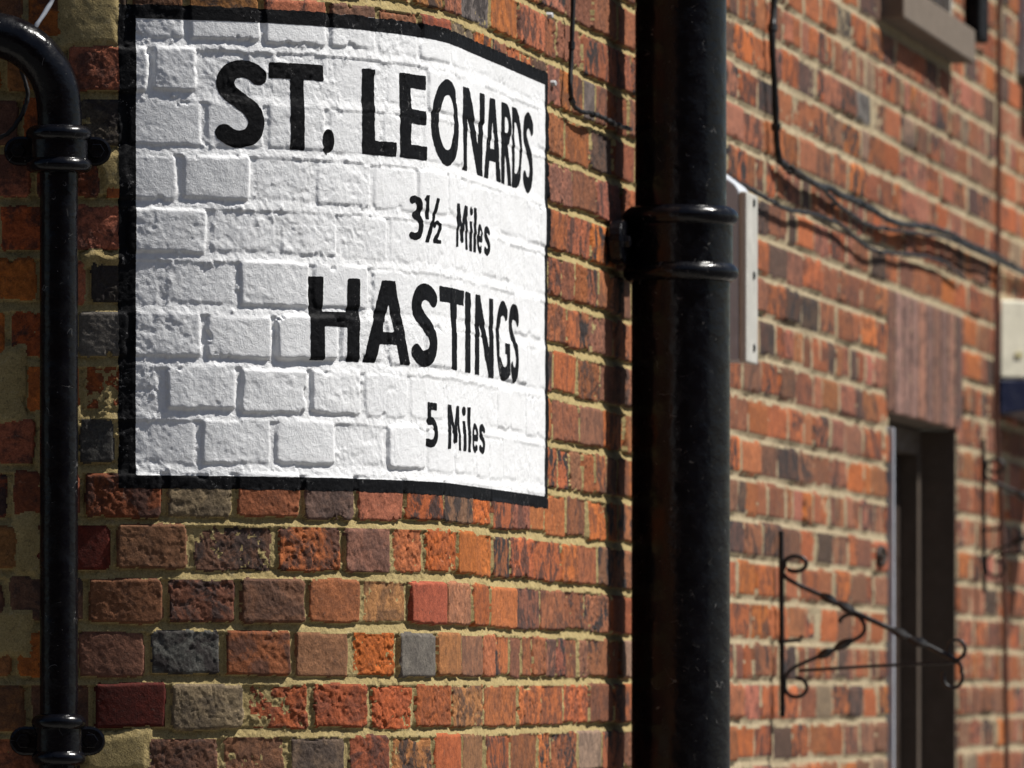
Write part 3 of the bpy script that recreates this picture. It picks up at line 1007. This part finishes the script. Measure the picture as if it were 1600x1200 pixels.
def glyph(ch, x, y):
    """signed distance in letter units (height 1); returns nominal width function"""
    t = 0.185; h = t / 2
    U = np.minimum
    if ch == 'S':
        p = cr([(.50, .815), (.41, .88), (.29, .908), (.165, .865), (.105, .745), (.155, .625), (.28, .53), (.405, .425), (.46, .29), (.405, .15), (.27, .092), (.16, .115), (.075, .175)])
        return path_sd(x, y, p, h * 1.08), .56
    if ch == 'T':
        return U(box(x, y, 0, .62, 1 - t, 1), box(x, y, .31 - .078, .31 + .078, 0, 1)), .62
    if ch == 'L':
        return U(box(x, y, 0, .163, 0, 1), box(x, y, 0, .47, 0, t * .92)), .47
    if ch == 'E':
        d = U(box(x, y, 0, t, 0, 1), box(x, y, 0, .47, 0, t * .9))
        return U(U(d, box(x, y, 0, .46, 1 - t * .9, 1)), box(x, y, 0, .46, .5 - h * .9, .5 + h * .9)), .47
    if ch == 'O':
        return path_sd(x, y, arc(.41, .5, .41 - h, .515 - h, 0, 360, 40)[:-1], h, True), .82
    if ch == 'N':
        d = U(box(x, y, 0, t * .85, 0, 1), box(x, y, .68 - t * .85, .68, 0, 1))
        dg = np.maximum(seg_sd(x, y, (.02, 1.12), (.66, -.12), h * .95), box(x, y, 0, .68, 0, 1))
        return U(d, dg), .68
    if ch == 'A':
        d = U(seg_sd(x, y, (.03, -.2), (.40, 1.1), h), seg_sd(x, y, (.75, -.2), (.38, 1.1), h))
        d = np.maximum(d, box(x, y, -.1, .9, 0, 1))
        return U(d, box(x, y, .2, .58, .23, .38)), .80
    if ch == 'R':
        d = box(x, y, 0, t, 0, 1)
        d = U(d, path_sd(x, y, [(t * .5, 1 - h * .9)] + arc(.27, .735, .2, .265 - h * .9, 90, -90, 18) + [(t * .5, .47 + h * .9)], h * .9))
        leg = np.maximum(seg_sd(x, y, (.22, .56), (.55, -.12), h), box(x, y, 0, .62, 0, .5))
        return U(d, leg), .58
    if ch == 'D':
        d = box(x, y, 0, t, 0, 1)
        return U(d, path_sd(x, y, [(t * .5, 1 - h)] + arc(.26, .5, .36 - h + .08, .5 - h, 90, -90, 24) + [(t * .5, h)], h)), .70
    if ch == 'H':
        return U(U(box(x, y, 0, t, 0, 1), box(x, y, .70 - t, .70, 0, 1)), box(x, y, 0, .70, .41, .59)), .70
    if ch == 'I':
        return box(x, y, 0, t, 0, 1), t
    if ch == 'G':
        p = arc(.44, .5, .44 - h, .51 - h, 52, 300, 34) + [(.66, .14)]
        d = path_sd(x, y, p, h)
        return U(U(d, box(x, y, .74 - t, .74, .08, .47)), box(x, y, .48, .74, .34, .48)), .74
    t = 0.17; h = t / 2
    if ch == 'M':
        d = U(seg_sd(x, y, (.10, -.1), (.17, 1.1), h * .9), seg_sd(x, y, (.75, -.1), (.68, 1.1), h * .9))
        v = U(seg_sd(x, y, (.13, 1.15), (.46, .15), h), seg_sd(x, y, (.72, 1.15), (.39, .15), h))
        return np.maximum(U(d, v), box(x, y, 0, .85, 0, 1)), .85
    if ch == 'i':
        return U(box(x, y, .02, .02 + t, 0, .68), np.hypot(x - .02 - h, y - .91) - .105), .21
    if ch == 'l':
        return box(x, y, 0, t, 0, 1.02), t
    if ch == 'e':
        p = [(.10, .345)] + [(.435, .345)] + arc(.27, .345, .27 - h, .355 - h, 5, 318, 26)
        return path_sd(x, y, p, h * .88), .54
    if ch == 's':
        p = cr([(.345, .555), (.27, .60), (.18, .605), (.095, .55), (.085, .475), (.16, .395), (.27, .325), (.335, .235), (.30, .125), (.19, .078), (.05, .13)])
        return path_sd(x, y, p, h * .92), .42
    if ch == '3':
        p = cr([(.06, .885), (.20, .918), (.335, .86), (.37, .735), (.30, .60), (.19, .55), (.33, .50), (.415, .36), (.37, .17), (.22, .082), (.05, .10)])
        return path_sd(x, y, p, h), .50
    if ch == '5':
        d = U(box(x, y, .06, .46, 1 - t, 1), box(x, y, .06, .06 + t * .9, .5, 1))
        p = cr([(.08, .575), (.22, .60), (.36, .53), (.41, .35), (.36, .17), (.20, .082), (.03, .11)])
        return U(d, path_sd(x, y, p, h)), .50
    if ch == '1':
        return U(box(x, y, .06, .06 + t * 1.1, 0, 1), seg_sd(x, y, (.0, .78), (.14, .94), h * .6)), .26
    if ch == '/':
        return np.maximum(seg_sd(x, y, (-.02, -.1), (.42, 1.1), h * .62), box(x, y, -.2, .7, 0, 1)), .40
    if ch == '2':
        p = cr([(.05, .72), (.10, .86), (.24, .915), (.38, .83), (.40, .68), (.30, .47), (.15, .26), (.06, .1)])
        return U(path_sd(x, y, p, h), box(x, y, 0, .48, 0, t)), .48
    if ch == '.':
        d = np.hypot((x - .15) / 1.0, (y - .13) * .85) - .12
        return U(d, seg_sd(x, y, (.16, .10), (.07, -.01), .05)), .28

def letters(items, z0, z1):
    for ch, xa, xb, *zz in items:
        a, b = (z0, z1) if not zz else zz
        s0, s1 = float(s_px(xa)), float(s_px(xb))
        i0 = max(np.searchsorted(S_near, s0) - 14, 0); i1 = min(np.searchsorted(S_near, s1) + 14, len(S_near))
        j0 = max(np.searchsorted(Z_near, a) - 14, 0); j1 = min(np.searchsorted(Z_near, b) + 14, len(Z_near))
        sl = (slice(j0, j1), slice(i0, i1))
        _, w = glyph(ch, np.zeros((1, 1)), np.zeros((1, 1)))
        x = (SSn[sl] - s0) / (s1 - s0) * w
        y = (ZZn[sl] - a) / (b - a)
        d, _ = glyph(ch, x, y)
        fld = np.full(SSn.shape, 1.0)
        fld[sl] = d * (b - a) + wobn[sl] * 0.8
        film("letter", fld, sign)

def zz(px, py): return z_px(px, py)
letters([('S', 338, 415), ('T', 421, 507), ('L', 567, 621), ('E', 626, 668), ('O', 674, 717), ('N', 724, 755.5), ('A', 758, 784),
         ('R', 784, 800), ('D', 801, 817), ('S', 819, 834)], zz(465, 234), zz(465, 99))
letters([('.', 502, 524)], zz(512, 237), zz(512, 106))
Z0, Z1 = zz(650, 375), zz(650, 305)
letters([('3', 640, 662.5), ('M', 713, 733), ('i', 734.5, 739.5), ('l', 741.5, 745.5), ('e', 747, 755.5), ('s', 757, 766.5)], Z0, Z1)
hZ = Z1 - Z0
letters([('1', 664, 671.5, Z0 + hZ * .50, Z1 + .002), ('/', 668, 686, Z0 - .001, Z1), ('2', 678.5, 690.5, Z0 - .001, Z0 + hZ * .5)], Z0, Z1)
letters([('H', 483, 562), ('A', 569, 642), ('S', 644, 683), ('T', 688, 725.5), ('I', 727.5, 736), ('N', 743, 771.5), ('G', 775.5, 796), ('S', 797, 809.5)],
        zz(523, 564), zz(523, 433.5))
letters([('5', 667, 684.5), ('M', 699, 721), ('i', 723.5, 729.5), ('l', 732, 736.5), ('e', 738.5, 748), ('s', 749.5, 759)], zz(675, 699), zz(675, 629))

# ------------------------------------------------------------------ window, door
def win(s0, s1, label_frame):
    w = MB(); w.wallbox(s0 - 0.003, s1 + 0.003, -0.10, 0.05, SILL_Z0, SILL_Z1)
    root = MB(); root.wallbox(s0, s1, -0.16, -0.13, SILL_Z1 - 0.01, SILL_Z1 + 1.5)
    win_o = root.build("window", MAT_GLASS, building)
    so = w.build("sill", MAT_STONE, win_o, bevel=0.004)
    f = MB()
    for a, b in ((s0, s0 + 0.06), ((s0 + s1) / 2 - 0.03, (s0 + s1) / 2 + 0.03), (s1 - 0.06, s1)):
        f.wallbox(a, b, -0.129, -0.09, SILL_Z1 + 0.001, SILL_Z1 + 1.5)
    f.wallbox(s0 + 0.061, (s0 + s1) / 2 - 0.031, -0.129, -0.092, SILL_Z1 + 0.001, SILL_Z1 + 0.07)
    f.wallbox((s0 + s1) / 2 + 0.031, s1 - 0.061, -0.129, -0.092, SILL_Z1 + 0.001, SILL_Z1 + 0.07)
    f.build("frame", MAT_TIMBER, win_o)
    r = MB()
    r.wallbox(s0 - 0.05, s0, -0.16, -0.012, SILL_Z0, SILL_Z1 + 1.5)
    r.build("reveal", MAT_MORTAR, win_o)
    r = MB()
    r.wallbox(s1 - 0.014, s1 + 0.05, -0.16, -0.0035, SILL_Z1 + 0.001, SILL_Z1 + 1.5)
    r.build("reveal", MAT_MORTAR, win_o)
    return win_o
win(WIN_S0, WIN_S1, "")
w2 = win(WIN2_S0, WIN2_S1, "")
tr = MB(); tr.wallbox(WIN2_S0 - 0.06, WIN2_S0 + 0.02, -0.01, 0.02, SILL_Z1 + 0.002, SILL_Z1 + 1.5)
tr.build("trim", MAT_WHITETRIM, w2)

d = MB(); d.wallbox(DOOR_S0, DOOR_S1, -0.16, -0.12, 0.0, DOOR_Z)
door = d.build("door", MAT_TIMBER, building)
f = MB()
f.wallbox(DOOR_S0, DOOR_S0 + 0.06, -0.119, -0.08, 0.0, DOOR_Z - 0.06)
f.wallbox(DOOR_S1 - 0.075, DOOR_S1 - 0.0145, -0.119, -0.08, 0.0, DOOR_Z - 0.06)
f.wallbox(DOOR_S0, DOOR_S1, -0.119, -0.08, DOOR_Z - 0.059, DOOR_Z - 0.004)
f.build("frame", MAT_REVEAL, door)
r = MB()
r.wallbox(DOOR_S0 - 0.05, DOOR_S0, -0.16, -0.012, 0.0, DOOR_Z)
r.build("reveal", MAT_REVEAL, door)
r = MB()
r.wallbox(DOOR_S1 - 0.014, DOOR_S1 + 0.05, -0.16, -0.0035, 0.0, DOOR_Z - 0.002)
r.build("reveal", MAT_REVEAL, door)
r = MB(); r.wallbox(DOOR_S0 - 0.05, DOOR_S1 + 0.05, -0.16, -0.012, DOOR_Z + 0.0005, DOOR_Z + 0.1)
r.build("soffit", MAT_STONE, door)
t = MB(); t.wallbox(DOOR_S0 - 0.035, DOOR_S0 - 0.018, -0.012, 0.012, 0.0, DOOR_Z - 0.035)
t.build("trim", MAT_WHITETRIM, door, bevel=0.002)

# ------------------------------------------------------------------ right-hand drain pipe
SP = float(s_px(967.0)); HP = 0.105; RP = 0.0825
pc = wp(SP, HP, 0)
zc1, zc0 = CAMZ + (YH - 325) * pc.y / F, CAMZ + (YH - 441) * pc.y / F
drain = empty("drain_pipe", (pc.x, pc.y, 0.0), "thick black cast-iron drain pipe standing off the brick wall right of the sign", "pipe")
m = MB(); m.lathe(pc.x, pc.y, [(RP, 0.0), (RP, zc0 + 0.006)], 64); m.build("pipe", MAT_IRON, drain, True, auto=40)
m = MB(); m.lathe(pc.x, pc.y, [(RP - 0.006, zc1 - 0.01), (RP - 0.006, 6.0)], 64); m.build("pipe", MAT_IRON, drain, True, auto=40)
rb = RP + 0.005; rr = RP + 0.0145
def ringprof(z0, z1, rb, rr, n=8):
    return [(rb + (rr - rb) * math.sin(math.pi * i / n) ** 0.7, z0 + (z1 - z0) * i / n) for i in range(n + 1)]
hh = 0.030
prof = [(RP - 0.02, zc0 - 0.001), (rb - 0.002, zc0)] + ringprof(zc0 + 0.001, zc0 + hh, rb, rr) + [(rb, zc0 + hh + 0.002), (rb, zc1 - hh - 0.002)] \
    + ringprof(zc1 - hh, zc1 - 0.001, rb, rr) + [(rb - 0.003, zc1 + 0.001), (RP - 0.02, zc1 + 0.003)]
m = MB(); m.lathe(pc.x, pc.y, prof, 72); col_o = m.build("collar", MAT_IRON, drain, True, auto=50)
zmid = (zc0 + zc1) / 2
def ear(root, s0, s1, h0, h1, z, hw, name="ear"):
    """lobed fixing lug lying along the wall"""
    pts = []
    n = 10
    sgn = 1 if s1 > s0 else -1
    prof_ = [(s0, -hw)] + [(s1 - sgn * hw + sgn * hw * math.sin(math.pi * i / n), -hw * math.cos(math.pi * i / n)) for i in range(n + 1)] + [(s0, hw)]
    mb = MB()
    mb.prism([wp(s, h0, z + q) for s, q in prof_], [wp(s, h1, z + q) for s, q in prof_])
    o = mb.build(name, MAT_IRON, root, bevel=0.004)
    bo = MB()
    c = s1 - sgn * hw
    bo.prism([wp(c + 0.011 * math.cos(a), h1, z + 0.011 * math.sin(a)) for a in np.arange(6) * math.pi / 3],
             [wp(c + 0.011 * math.cos(a), h1 + 0.009, z + 0.011 * math.sin(a)) for a in np.arange(6) * math.pi / 3])
    bo.build("bolt", MAT_IRON, o, bevel=0.001)
ear(drain, SP - 0.03, SP - 0.15, 0.006, 0.03, zmid, 0.036)
ear(drain, SP + 0.03, SP + 0.15, 0.006, 0.03, zmid, 0.036)

# ------------------------------------------------------------------ left-hand waste pipe with bend
def at(px, py, y):
    return Vector(((px - 800) * y / F, y, CAMZ + (YH - py) * y / F))
YL = D0 - 0.058
waste = empty("waste_pipe", (at(92, 600, YL).x, YL, 0.0), "slim black waste pipe with a bend at its top left of the sign", "pipe")
rl = 0.0272
cxl = at(92, 0, YL).x
zb_t = at(92, 198, YL).z; zb_b = at(92, 270, YL).z
zd_t = at(92, 1117, YL).z; zd_b = at(92, 1196, YL).z
m = MB(); m.lathe(cxl, YL, [(rl, zd_t - 0.01), (rl, zb_b + 0.004)], 40); m.build("pipe", MAT_IRON, waste, True, auto=40)
m = MB(); m.lathe(cxl - 0.002, YL, [(rl, 0.1), (rl, zd_b + 0.006)], 40); m.build("pipe", MAT_IRON, waste, True, auto=40)
c0 = at(92, 200, YL); b0 = at(90, 168, YL); rb_ = 0.104
pts = [Vector((cxl + 0.001, YL, zb_t - 0.02)), Vector((cxl + 0.001, YL, b0.z - 0.01))]
for i in range(17):
    a = math.radians(90 * i / 16)
    pts.append(Vector((cxl - rb_ + rb_ * math.cos(a), YL - 0.01 * math.sin(a), b0.z + rb_ * math.sin(a))))
e = pts[-1]
for q in (0.1, 0.3, 0.8): pts.append(Vector((e.x - q, e.y, e.z + q * 0.03)))
m = MB(); m.tube(pts, 0.0318, 32); m.build("bend", MAT_IRON, waste, True, auto=50)
def small_collar(z0, z1, rbig):
    rbb = rbig - 0.006; hh = 0.020
    pr = [(rl - 0.01, z0 - 0.001), (rbb - 0.006, z0)] + ringprof(z0 + 0.001, z0 + hh, rbb, rbig) + [(rbb, z0 + hh + 0.004), (rbb, z1 - hh - 0.004)] \
        + ringprof(z1 - hh, z1 - 0.001, rbb, rbig) + [(rbb - 0.004, z1 + 0.001), (rl - 0.01, z1 + 0.003)]
    m = MB(); m.lathe(cxl, YL, pr, 56)
    return m.build("collar", MAT_IRON, waste, True, auto=50)
small_collar(zb_b, zb_t, 0.047)
small_collar(zd_b, zd_t, 0.039)
for zz_, w in ((at(92, 234, YL).z, 0.068), (at(92, 1158, YL).z, 0.06)):
    sc = cxl - X0
    ear(waste, sc + 0.02, sc + w, 0.022, 0.036, zz_, 0.021)
    ear(waste, sc - 0.02, sc - w - 0.012, 0.022, 0.036, zz_, 0.021)

# ------------------------------------------------------------------ cables and wires
def on_wall(px, py, h=0.008):
    s = float(s_px(px)); return wp(s, h, z_px(px, py))
def cable(name, pts, r, label, mat=MAT_CABLE, cat="cable", group=None, per=8):
    cr_ = random.Random(len(label))
    sp_ = spline(pts, per)
    sp_ = [p + Vector((0, 0, cr_.gauss(0, r * 0.22))) for p in sp_]
    m = MB(); m.tube(sp_, [r * cr_.uniform(0.9, 1.12) for _ in sp_], 8)
    o = m.build(name, mat, None, True)
    if cat == "cable" and r > 0.003:
        for p, q in list(zip(sp_[::14], sp_[1::14]))[1:]:      # cable clips
            d_ = (q - p).normalized()
            c_ = MB(); c_.tube([p - d_ * 0.006, p + d_ * 0.006], r * 1.45, 8)
            c_.build("clip", mat, o, True, auto=40)
    return tag(o, label, cat, group)
cable("cable", [on_wall(884, -120, .012), on_wall(884, 0, .012), on_wall(882, 90, .011), on_wall(880, 140, .012), on_wall(886, 170, .014), on_wall(905, 177, .018), on_wall(925, 182, .013), on_wall(945, 192, .012), on_wall(975, 203, .012)],
      0.0038, "thin black cable running down beside the sign's upper right corner")
cable("cable", [on_wall(1196, -160, .014), on_wall(1198, 0, .014), on_wall(1195, 60, .014), on_wall(1198, 150, .016), on_wall(1202, 235, .016), on_wall(1212, 258, .018), on_wall(1260, 288, .018), on_wall(1330, 318, .02),
                on_wall(1385, 348, .022), on_wall(1450, 358, .018), on_wall(1520, 390, .018), on_wall(1620, 440, .018)], 0.0066,
      "thick black cable dropping down the side wall and sagging off to the right")
cable("cable", [on_wall(1212, 262, .03), on_wall(1262, 294, .026), on_wall(1300, 325, .02), on_wall(1345, 352, .018), on_wall(1400, 362, .02), on_wall(1460, 372, .024), on_wall(1520, 398, .026), on_wall(1620, 446, .024)], 0.0042,
      "thinner black cable looping just under the thick sagging cable")
cable("cable", [on_wall(1120, 275, .014), on_wall(1165, 298, .014), on_wall(1210, 325, .016), on_wall(1250, 333, .016), on_wall(1300, 352, .016), on_wall(1350, 390, .016), on_wall(1410, 398, .014), on_wall(1460, 408, .014), on_wall(1497, 436, .014)], 0.0042,
      "lowest black cable leaving the grey box along the brick wall")
cable("cable", [on_wall(1554, -60, .012), on_wall(1553, 100, .012), on_wall(1552, 300, .012), on_wall(1550, 480, .012), on_wall(1548, 640, .012), on_wall(1560, 900, .012), on_wall(1566, 1250, .012)], 0.0058,
      "thin dark upright conduit on the far wall beside the cream sign", MAT_CONDUIT, "conduit")
YW = D0 - 0.012
cable("wire", [at(92, -30, YW), at(82, 0, YW), at(58, 38, YW - .02), at(45, 60, YW - .02)], 0.0034, "short grey wire poking up behind the black pipe bend", MAT_GREYWIRE, "wire")
cable("wire", [at(10, 60, YW), at(27, 92, YW - .01), at(40, 130, YW - .012), at(43, 152, YW - .012), at(33, 182, YW - .012), at(12, 208, YW - .01), at(-15, 220, YW)], 0.0032,
      "thin black wire looping under the pipe bend", MAT_CABLE, "wire")

# ------------------------------------------------------------------ grey box behind the drain pipe
P = 0.085
sb0 = float(s_px(1165 - P * 0.983 * 858)); sb1 = sb0 + 0.128
zt, zbm = CAMZ + 0.905, CAMZ + 0.590
bx = empty("junction_box", wp((sb0 + sb1) / 2, 0, zbm), "grey wall box with a white front peeking out behind the thick drain pipe", "box")
m = MB()
prof_ = [(0.002, zbm + 0.001), (P - 0.014, zbm), (P - 0.014, zt - 0.012), (P - 0.022, zt), (0.002, zt + 0.045)]
m.prism([wp(sb0, h, z) for h, z in prof_], [wp(sb1, h, z) for h, z in prof_])
m.build("body", MAT_BOXGREY, bx, bevel=0.003)
m = MB(); m.wallbox(sb0 - 0.002, sb1 + 0.002, P - 0.0135, P, zbm - 0.003, zt - 0.014)
lid = m.build("lid", MAT_BOXWHITE, bx, bevel=0.003)
for z in (zt - 0.03, zt - 0.16, zbm + 0.025):
    for s in (sb1 - 0.05,):
        m = MB(); m.prism([wp(s + 0.009 * math.cos(a), P + 0.0005, z + 0.008 * math.sin(a)) for a in np.arange(10) * math.pi / 5],
                          [wp(s + 0.007 * math.cos(a), P + 0.003, z + 0.006 * math.sin(a)) for a in np.arange(10) * math.pi / 5])
        m.build("screw", MAT_IRON, lid)

# ------------------------------------------------------------------ wrought-iron hanging brackets
def bracket(px, dz, label, group):
    s = float(s_px(px)); y0 = float(wall_xy(s, 0)[1])
    sc = F / float(wall_xy(float(s_px(1211)), 0)[1])
    def q(x, y, ds=0.0):      # photograph columns and rows of the nearer bracket -> out from the wall / up
        return wp(s + ds, 0.012 + (x - 1211) / (sc * 0.99), CAMZ + dz + (YH - y) / sc)
    root = empty("hanging_bracket", q(1211, 1120), label, "bracket", group)
    m = MB(); m.tube([q(1211, 830), q(1211, 900), q(1212, 1000), q(1213, 1120)], 0.0052, 8); m.build("back_bar", MAT_WROUGHT, root, True, auto=50)
    m = MB()
    up = [q(1250, 884), q(1250, 893), q(1238, 893), q(1228, 887), q(1226, 878), q(1232, 872), q(1243, 871), q(1250, 880)]
    ring_ = [q(1233 + 17 * math.cos(a), 881 - 12 * math.sin(a)) for a in np.linspace(-2.4, 3.4, 18)]
    main = ring_[::1] + [q(1213, 893), q(1219, 903), q(1240, 915), q(1275, 931)]
    m.tube(spline(main, 3), 0.0042, 8)
    m.tube(spline([q(1275, 931), q(1330, 959), q(1388, 986), q(1440, 1010), q(1485, 1033)], 6), 0.0048, 8)
    end = [q(1485, 1033)] + [q(1484 + 13 * math.cos(a), 1015 - 15 * math.sin(a)) for a in np.linspace(-1.2, 3.9, 16)]
    m.tube(spline(end, 3), [0.0042 - 0.0014 * i / (3 * (len(end) - 1)) for i in range(3 * (len(end) - 1) + 1)], 8)
    m.build("arm", MAT_WROUGHT, root, True, auto=60)
    # twisted swellings on the arm
    for (xa, ya, xb, yb) in ((1272, 929, 1298, 942), (1299, 942, 1326, 957), (1382, 983, 1410, 997), (1410, 997, 1440, 1010), (1268, 1027, 1292, 1015), (1294, 1014, 1322, 1000)):
        A, B = q(xa, ya), q(xb, yb)
        pts_ = [A.lerp(B, i / 8) for i in range(9)]
        m = MB()
        m.tube(pts_, [0.0044 + 0.0058 * math.sin(math.pi * i / 8) for i in range(9)], 6)
        m.build("twist", MAT_WROUGHT, root, True, auto=40)
    m = MB()
    brace = [q(1302, 973), q(1305, 966), q(1318, 960), q(1333, 965), q(1341, 980), q(1336, 993), q(1320, 1002), q(1290, 1017), q(1250, 1034), q(1228, 1045), q(1216, 1058)]
    m.tube(spline(brace, 5), 0.0038, 8)
    low_ = [q(1216, 1058)] + [q(1234 + 17 * math.cos(a), 1074 - 15 * math.sin(a)) for a in np.linspace(math.pi, 2 * math.pi + 1.6, 14)]
    m.tube(spline(low_, 3), 0.0038, 8)
    m.build("brace", MAT_WROUGHT, root, True, auto=60)
    m = MB(); m.tube([q(1238, 1048), q(1350, 1041), q(1488, 1035)], 0.0032, 8)
    hk = [q(1488, 1035), q(1492, 1046)] + [q(1478 + 15 * math.cos(a), 1058 - 17 * math.sin(a)) for a in np.linspace(0.6, -3.6, 14)]
    m.tube(spline(hk, 3), 0.0036, 8)
    m.build("tie_bar", MAT_WROUGHT, root, True, auto=60)
    m = MB(); m.tube([q(1206, 1003), q(1240, 1000), q(1243, 993)], 0.0036, 8); m.build("peg", MAT_WROUGHT, root, True, auto=60)
bracket(1211, 0.0, "scrolled black wrought-iron bracket on the wall in front of the dark doorway", "hanging basket brackets")
bracket(1528, 0.275, "far scrolled iron bracket beyond the doorway, cut by the picture's edge", "hanging basket brackets")

# small ring plate by the door
s = float(s_px(1371)); z = z_px(1371, 869)
m = MB()
m.tube([wp(s + 0.055 * math.cos(a), 0.008, z + 0.017 * math.sin(a)) for a in np.linspace(0, 2 * math.pi, 17)], 0.006, 8)
m.prism([wp(s + 0.02 * math.cos(a), 0.0, z + 0.008 * math.sin(a)) for a in np.arange(8) * math.pi / 4], [wp(s + 0.02 * math.cos(a), 0.014, z + 0.008 * math.sin(a)) for a in np.arange(8) * math.pi / 4])
tag(m.build("wall_ring", MAT_TIMBER, None, True, auto=50), "small rusty ring fixed to the bricks left of the doorway", "wall ring")

# ------------------------------------------------------------------ cream and navy sign at the right edge
s = float(s_px(1556)); y0 = float(wall_xy(s, 0)[1])
dirv = Vector((TV[0] + NV[0], TV[1] + NV[1], 0)).normalized()
dirb = Vector((-TV[0] + NV[0], -TV[1] + NV[1], 0)).normalized()
base = wp(s, 0.01, 0)
za, zb2, zc_ = z_px(1556, 468), z_px(1556, 591), z_px(1556, 648)
Lp = 0.55
ps = empty("projecting_sign", base + Vector((0, 0, zc_)), "cream panel sign with navy underside jutting from the wall at the right edge", "sign")
p0 = base; p1 = base + dirv * Lp; p2 = wp(s + 2 * Lp * 0.7071, 0.01, 0)
up3 = lambda p, z: Vector((p.x, p.y, z))
m = MB(); m.prism([up3(p0, zb2), up3(p1, zb2), up3(p2, zb2)], [up3(p0, za), up3(p1, za), up3(p2, za)])
pan = m.build("panel", MAT_CREAM, ps, bevel=0.006)
p0b, p1b, p2b = p0 - dirb * 0.0, p1 + dirv * 0.012, p2
m = MB(); m.prism([up3(p0b, zc_), up3(p1b, zb2 - 0.012), up3(p2b, zc_)], [up3(p0b, zb2 - 0.002), up3(p1b, zb2 - 0.002), up3(p2b, zb2 - 0.002)])
m.build("underside", MAT_NAVY, ps, bevel=0.004)
nrm = Vector((dirv.y, -dirv.x, 0))
if nrm.dot(Vector((NV[0], NV[1], 0))) < 0: nrm = -nrm
m = MB()
mk = p0 + dirv * 0.045 + nrm * 0.0015
m.prism([up3(mk, zb2 + 0.05), up3(mk + dirv * 0.02, zb2 + 0.05), up3(mk + dirv * 0.02, zb2 + 0.062), up3(mk, zb2 + 0.062)],
        [up3(mk + nrm * 0.002, zb2 + 0.05), up3(mk + dirv * 0.02 + nrm * 0.002, zb2 + 0.05), up3(mk + dirv * 0.02 + nrm * 0.002, zb2 + 0.062), up3(mk + nrm * 0.002, zb2 + 0.062)])
m.build("emblem", MAT_MARK, pan)

# plain matt-black box on the wall beside the upper window
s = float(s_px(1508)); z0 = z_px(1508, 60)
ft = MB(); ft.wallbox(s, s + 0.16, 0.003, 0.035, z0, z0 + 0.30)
fo = ft.build("black_block", MAT_MATT, None, bevel=0.008)
tag(fo, "small plain black block on the brick beside the upper window", "fitting")

# small white wall plugs beside the sign
for i, (px, py, lb) in enumerate(((863, 130, "tiny pale wall plug just outside the sign's upper right corner"), (858, 24, "tiny pale wall plug above the sign near the thin cable"))):
    s = float(s_px(px)); z = z_px(px, py)
    m = MB()
    m.prism([wp(s + 0.012 * math.cos(a), -0.004, z + 0.0055 * math.sin(a)) for a in np.arange(8) * math.pi / 4], [wp(s + 0.010 * math.cos(a), 0.006, z + 0.0045 * math.sin(a)) for a in np.arange(8) * math.pi / 4])
    tag(m.build("wall_plug", MAT_STEEL, None, bevel=0.001), lb, "wall plug", "wall plugs")
print("singles", n_single, "bricks", len(bricks_near), len(bricks_far))
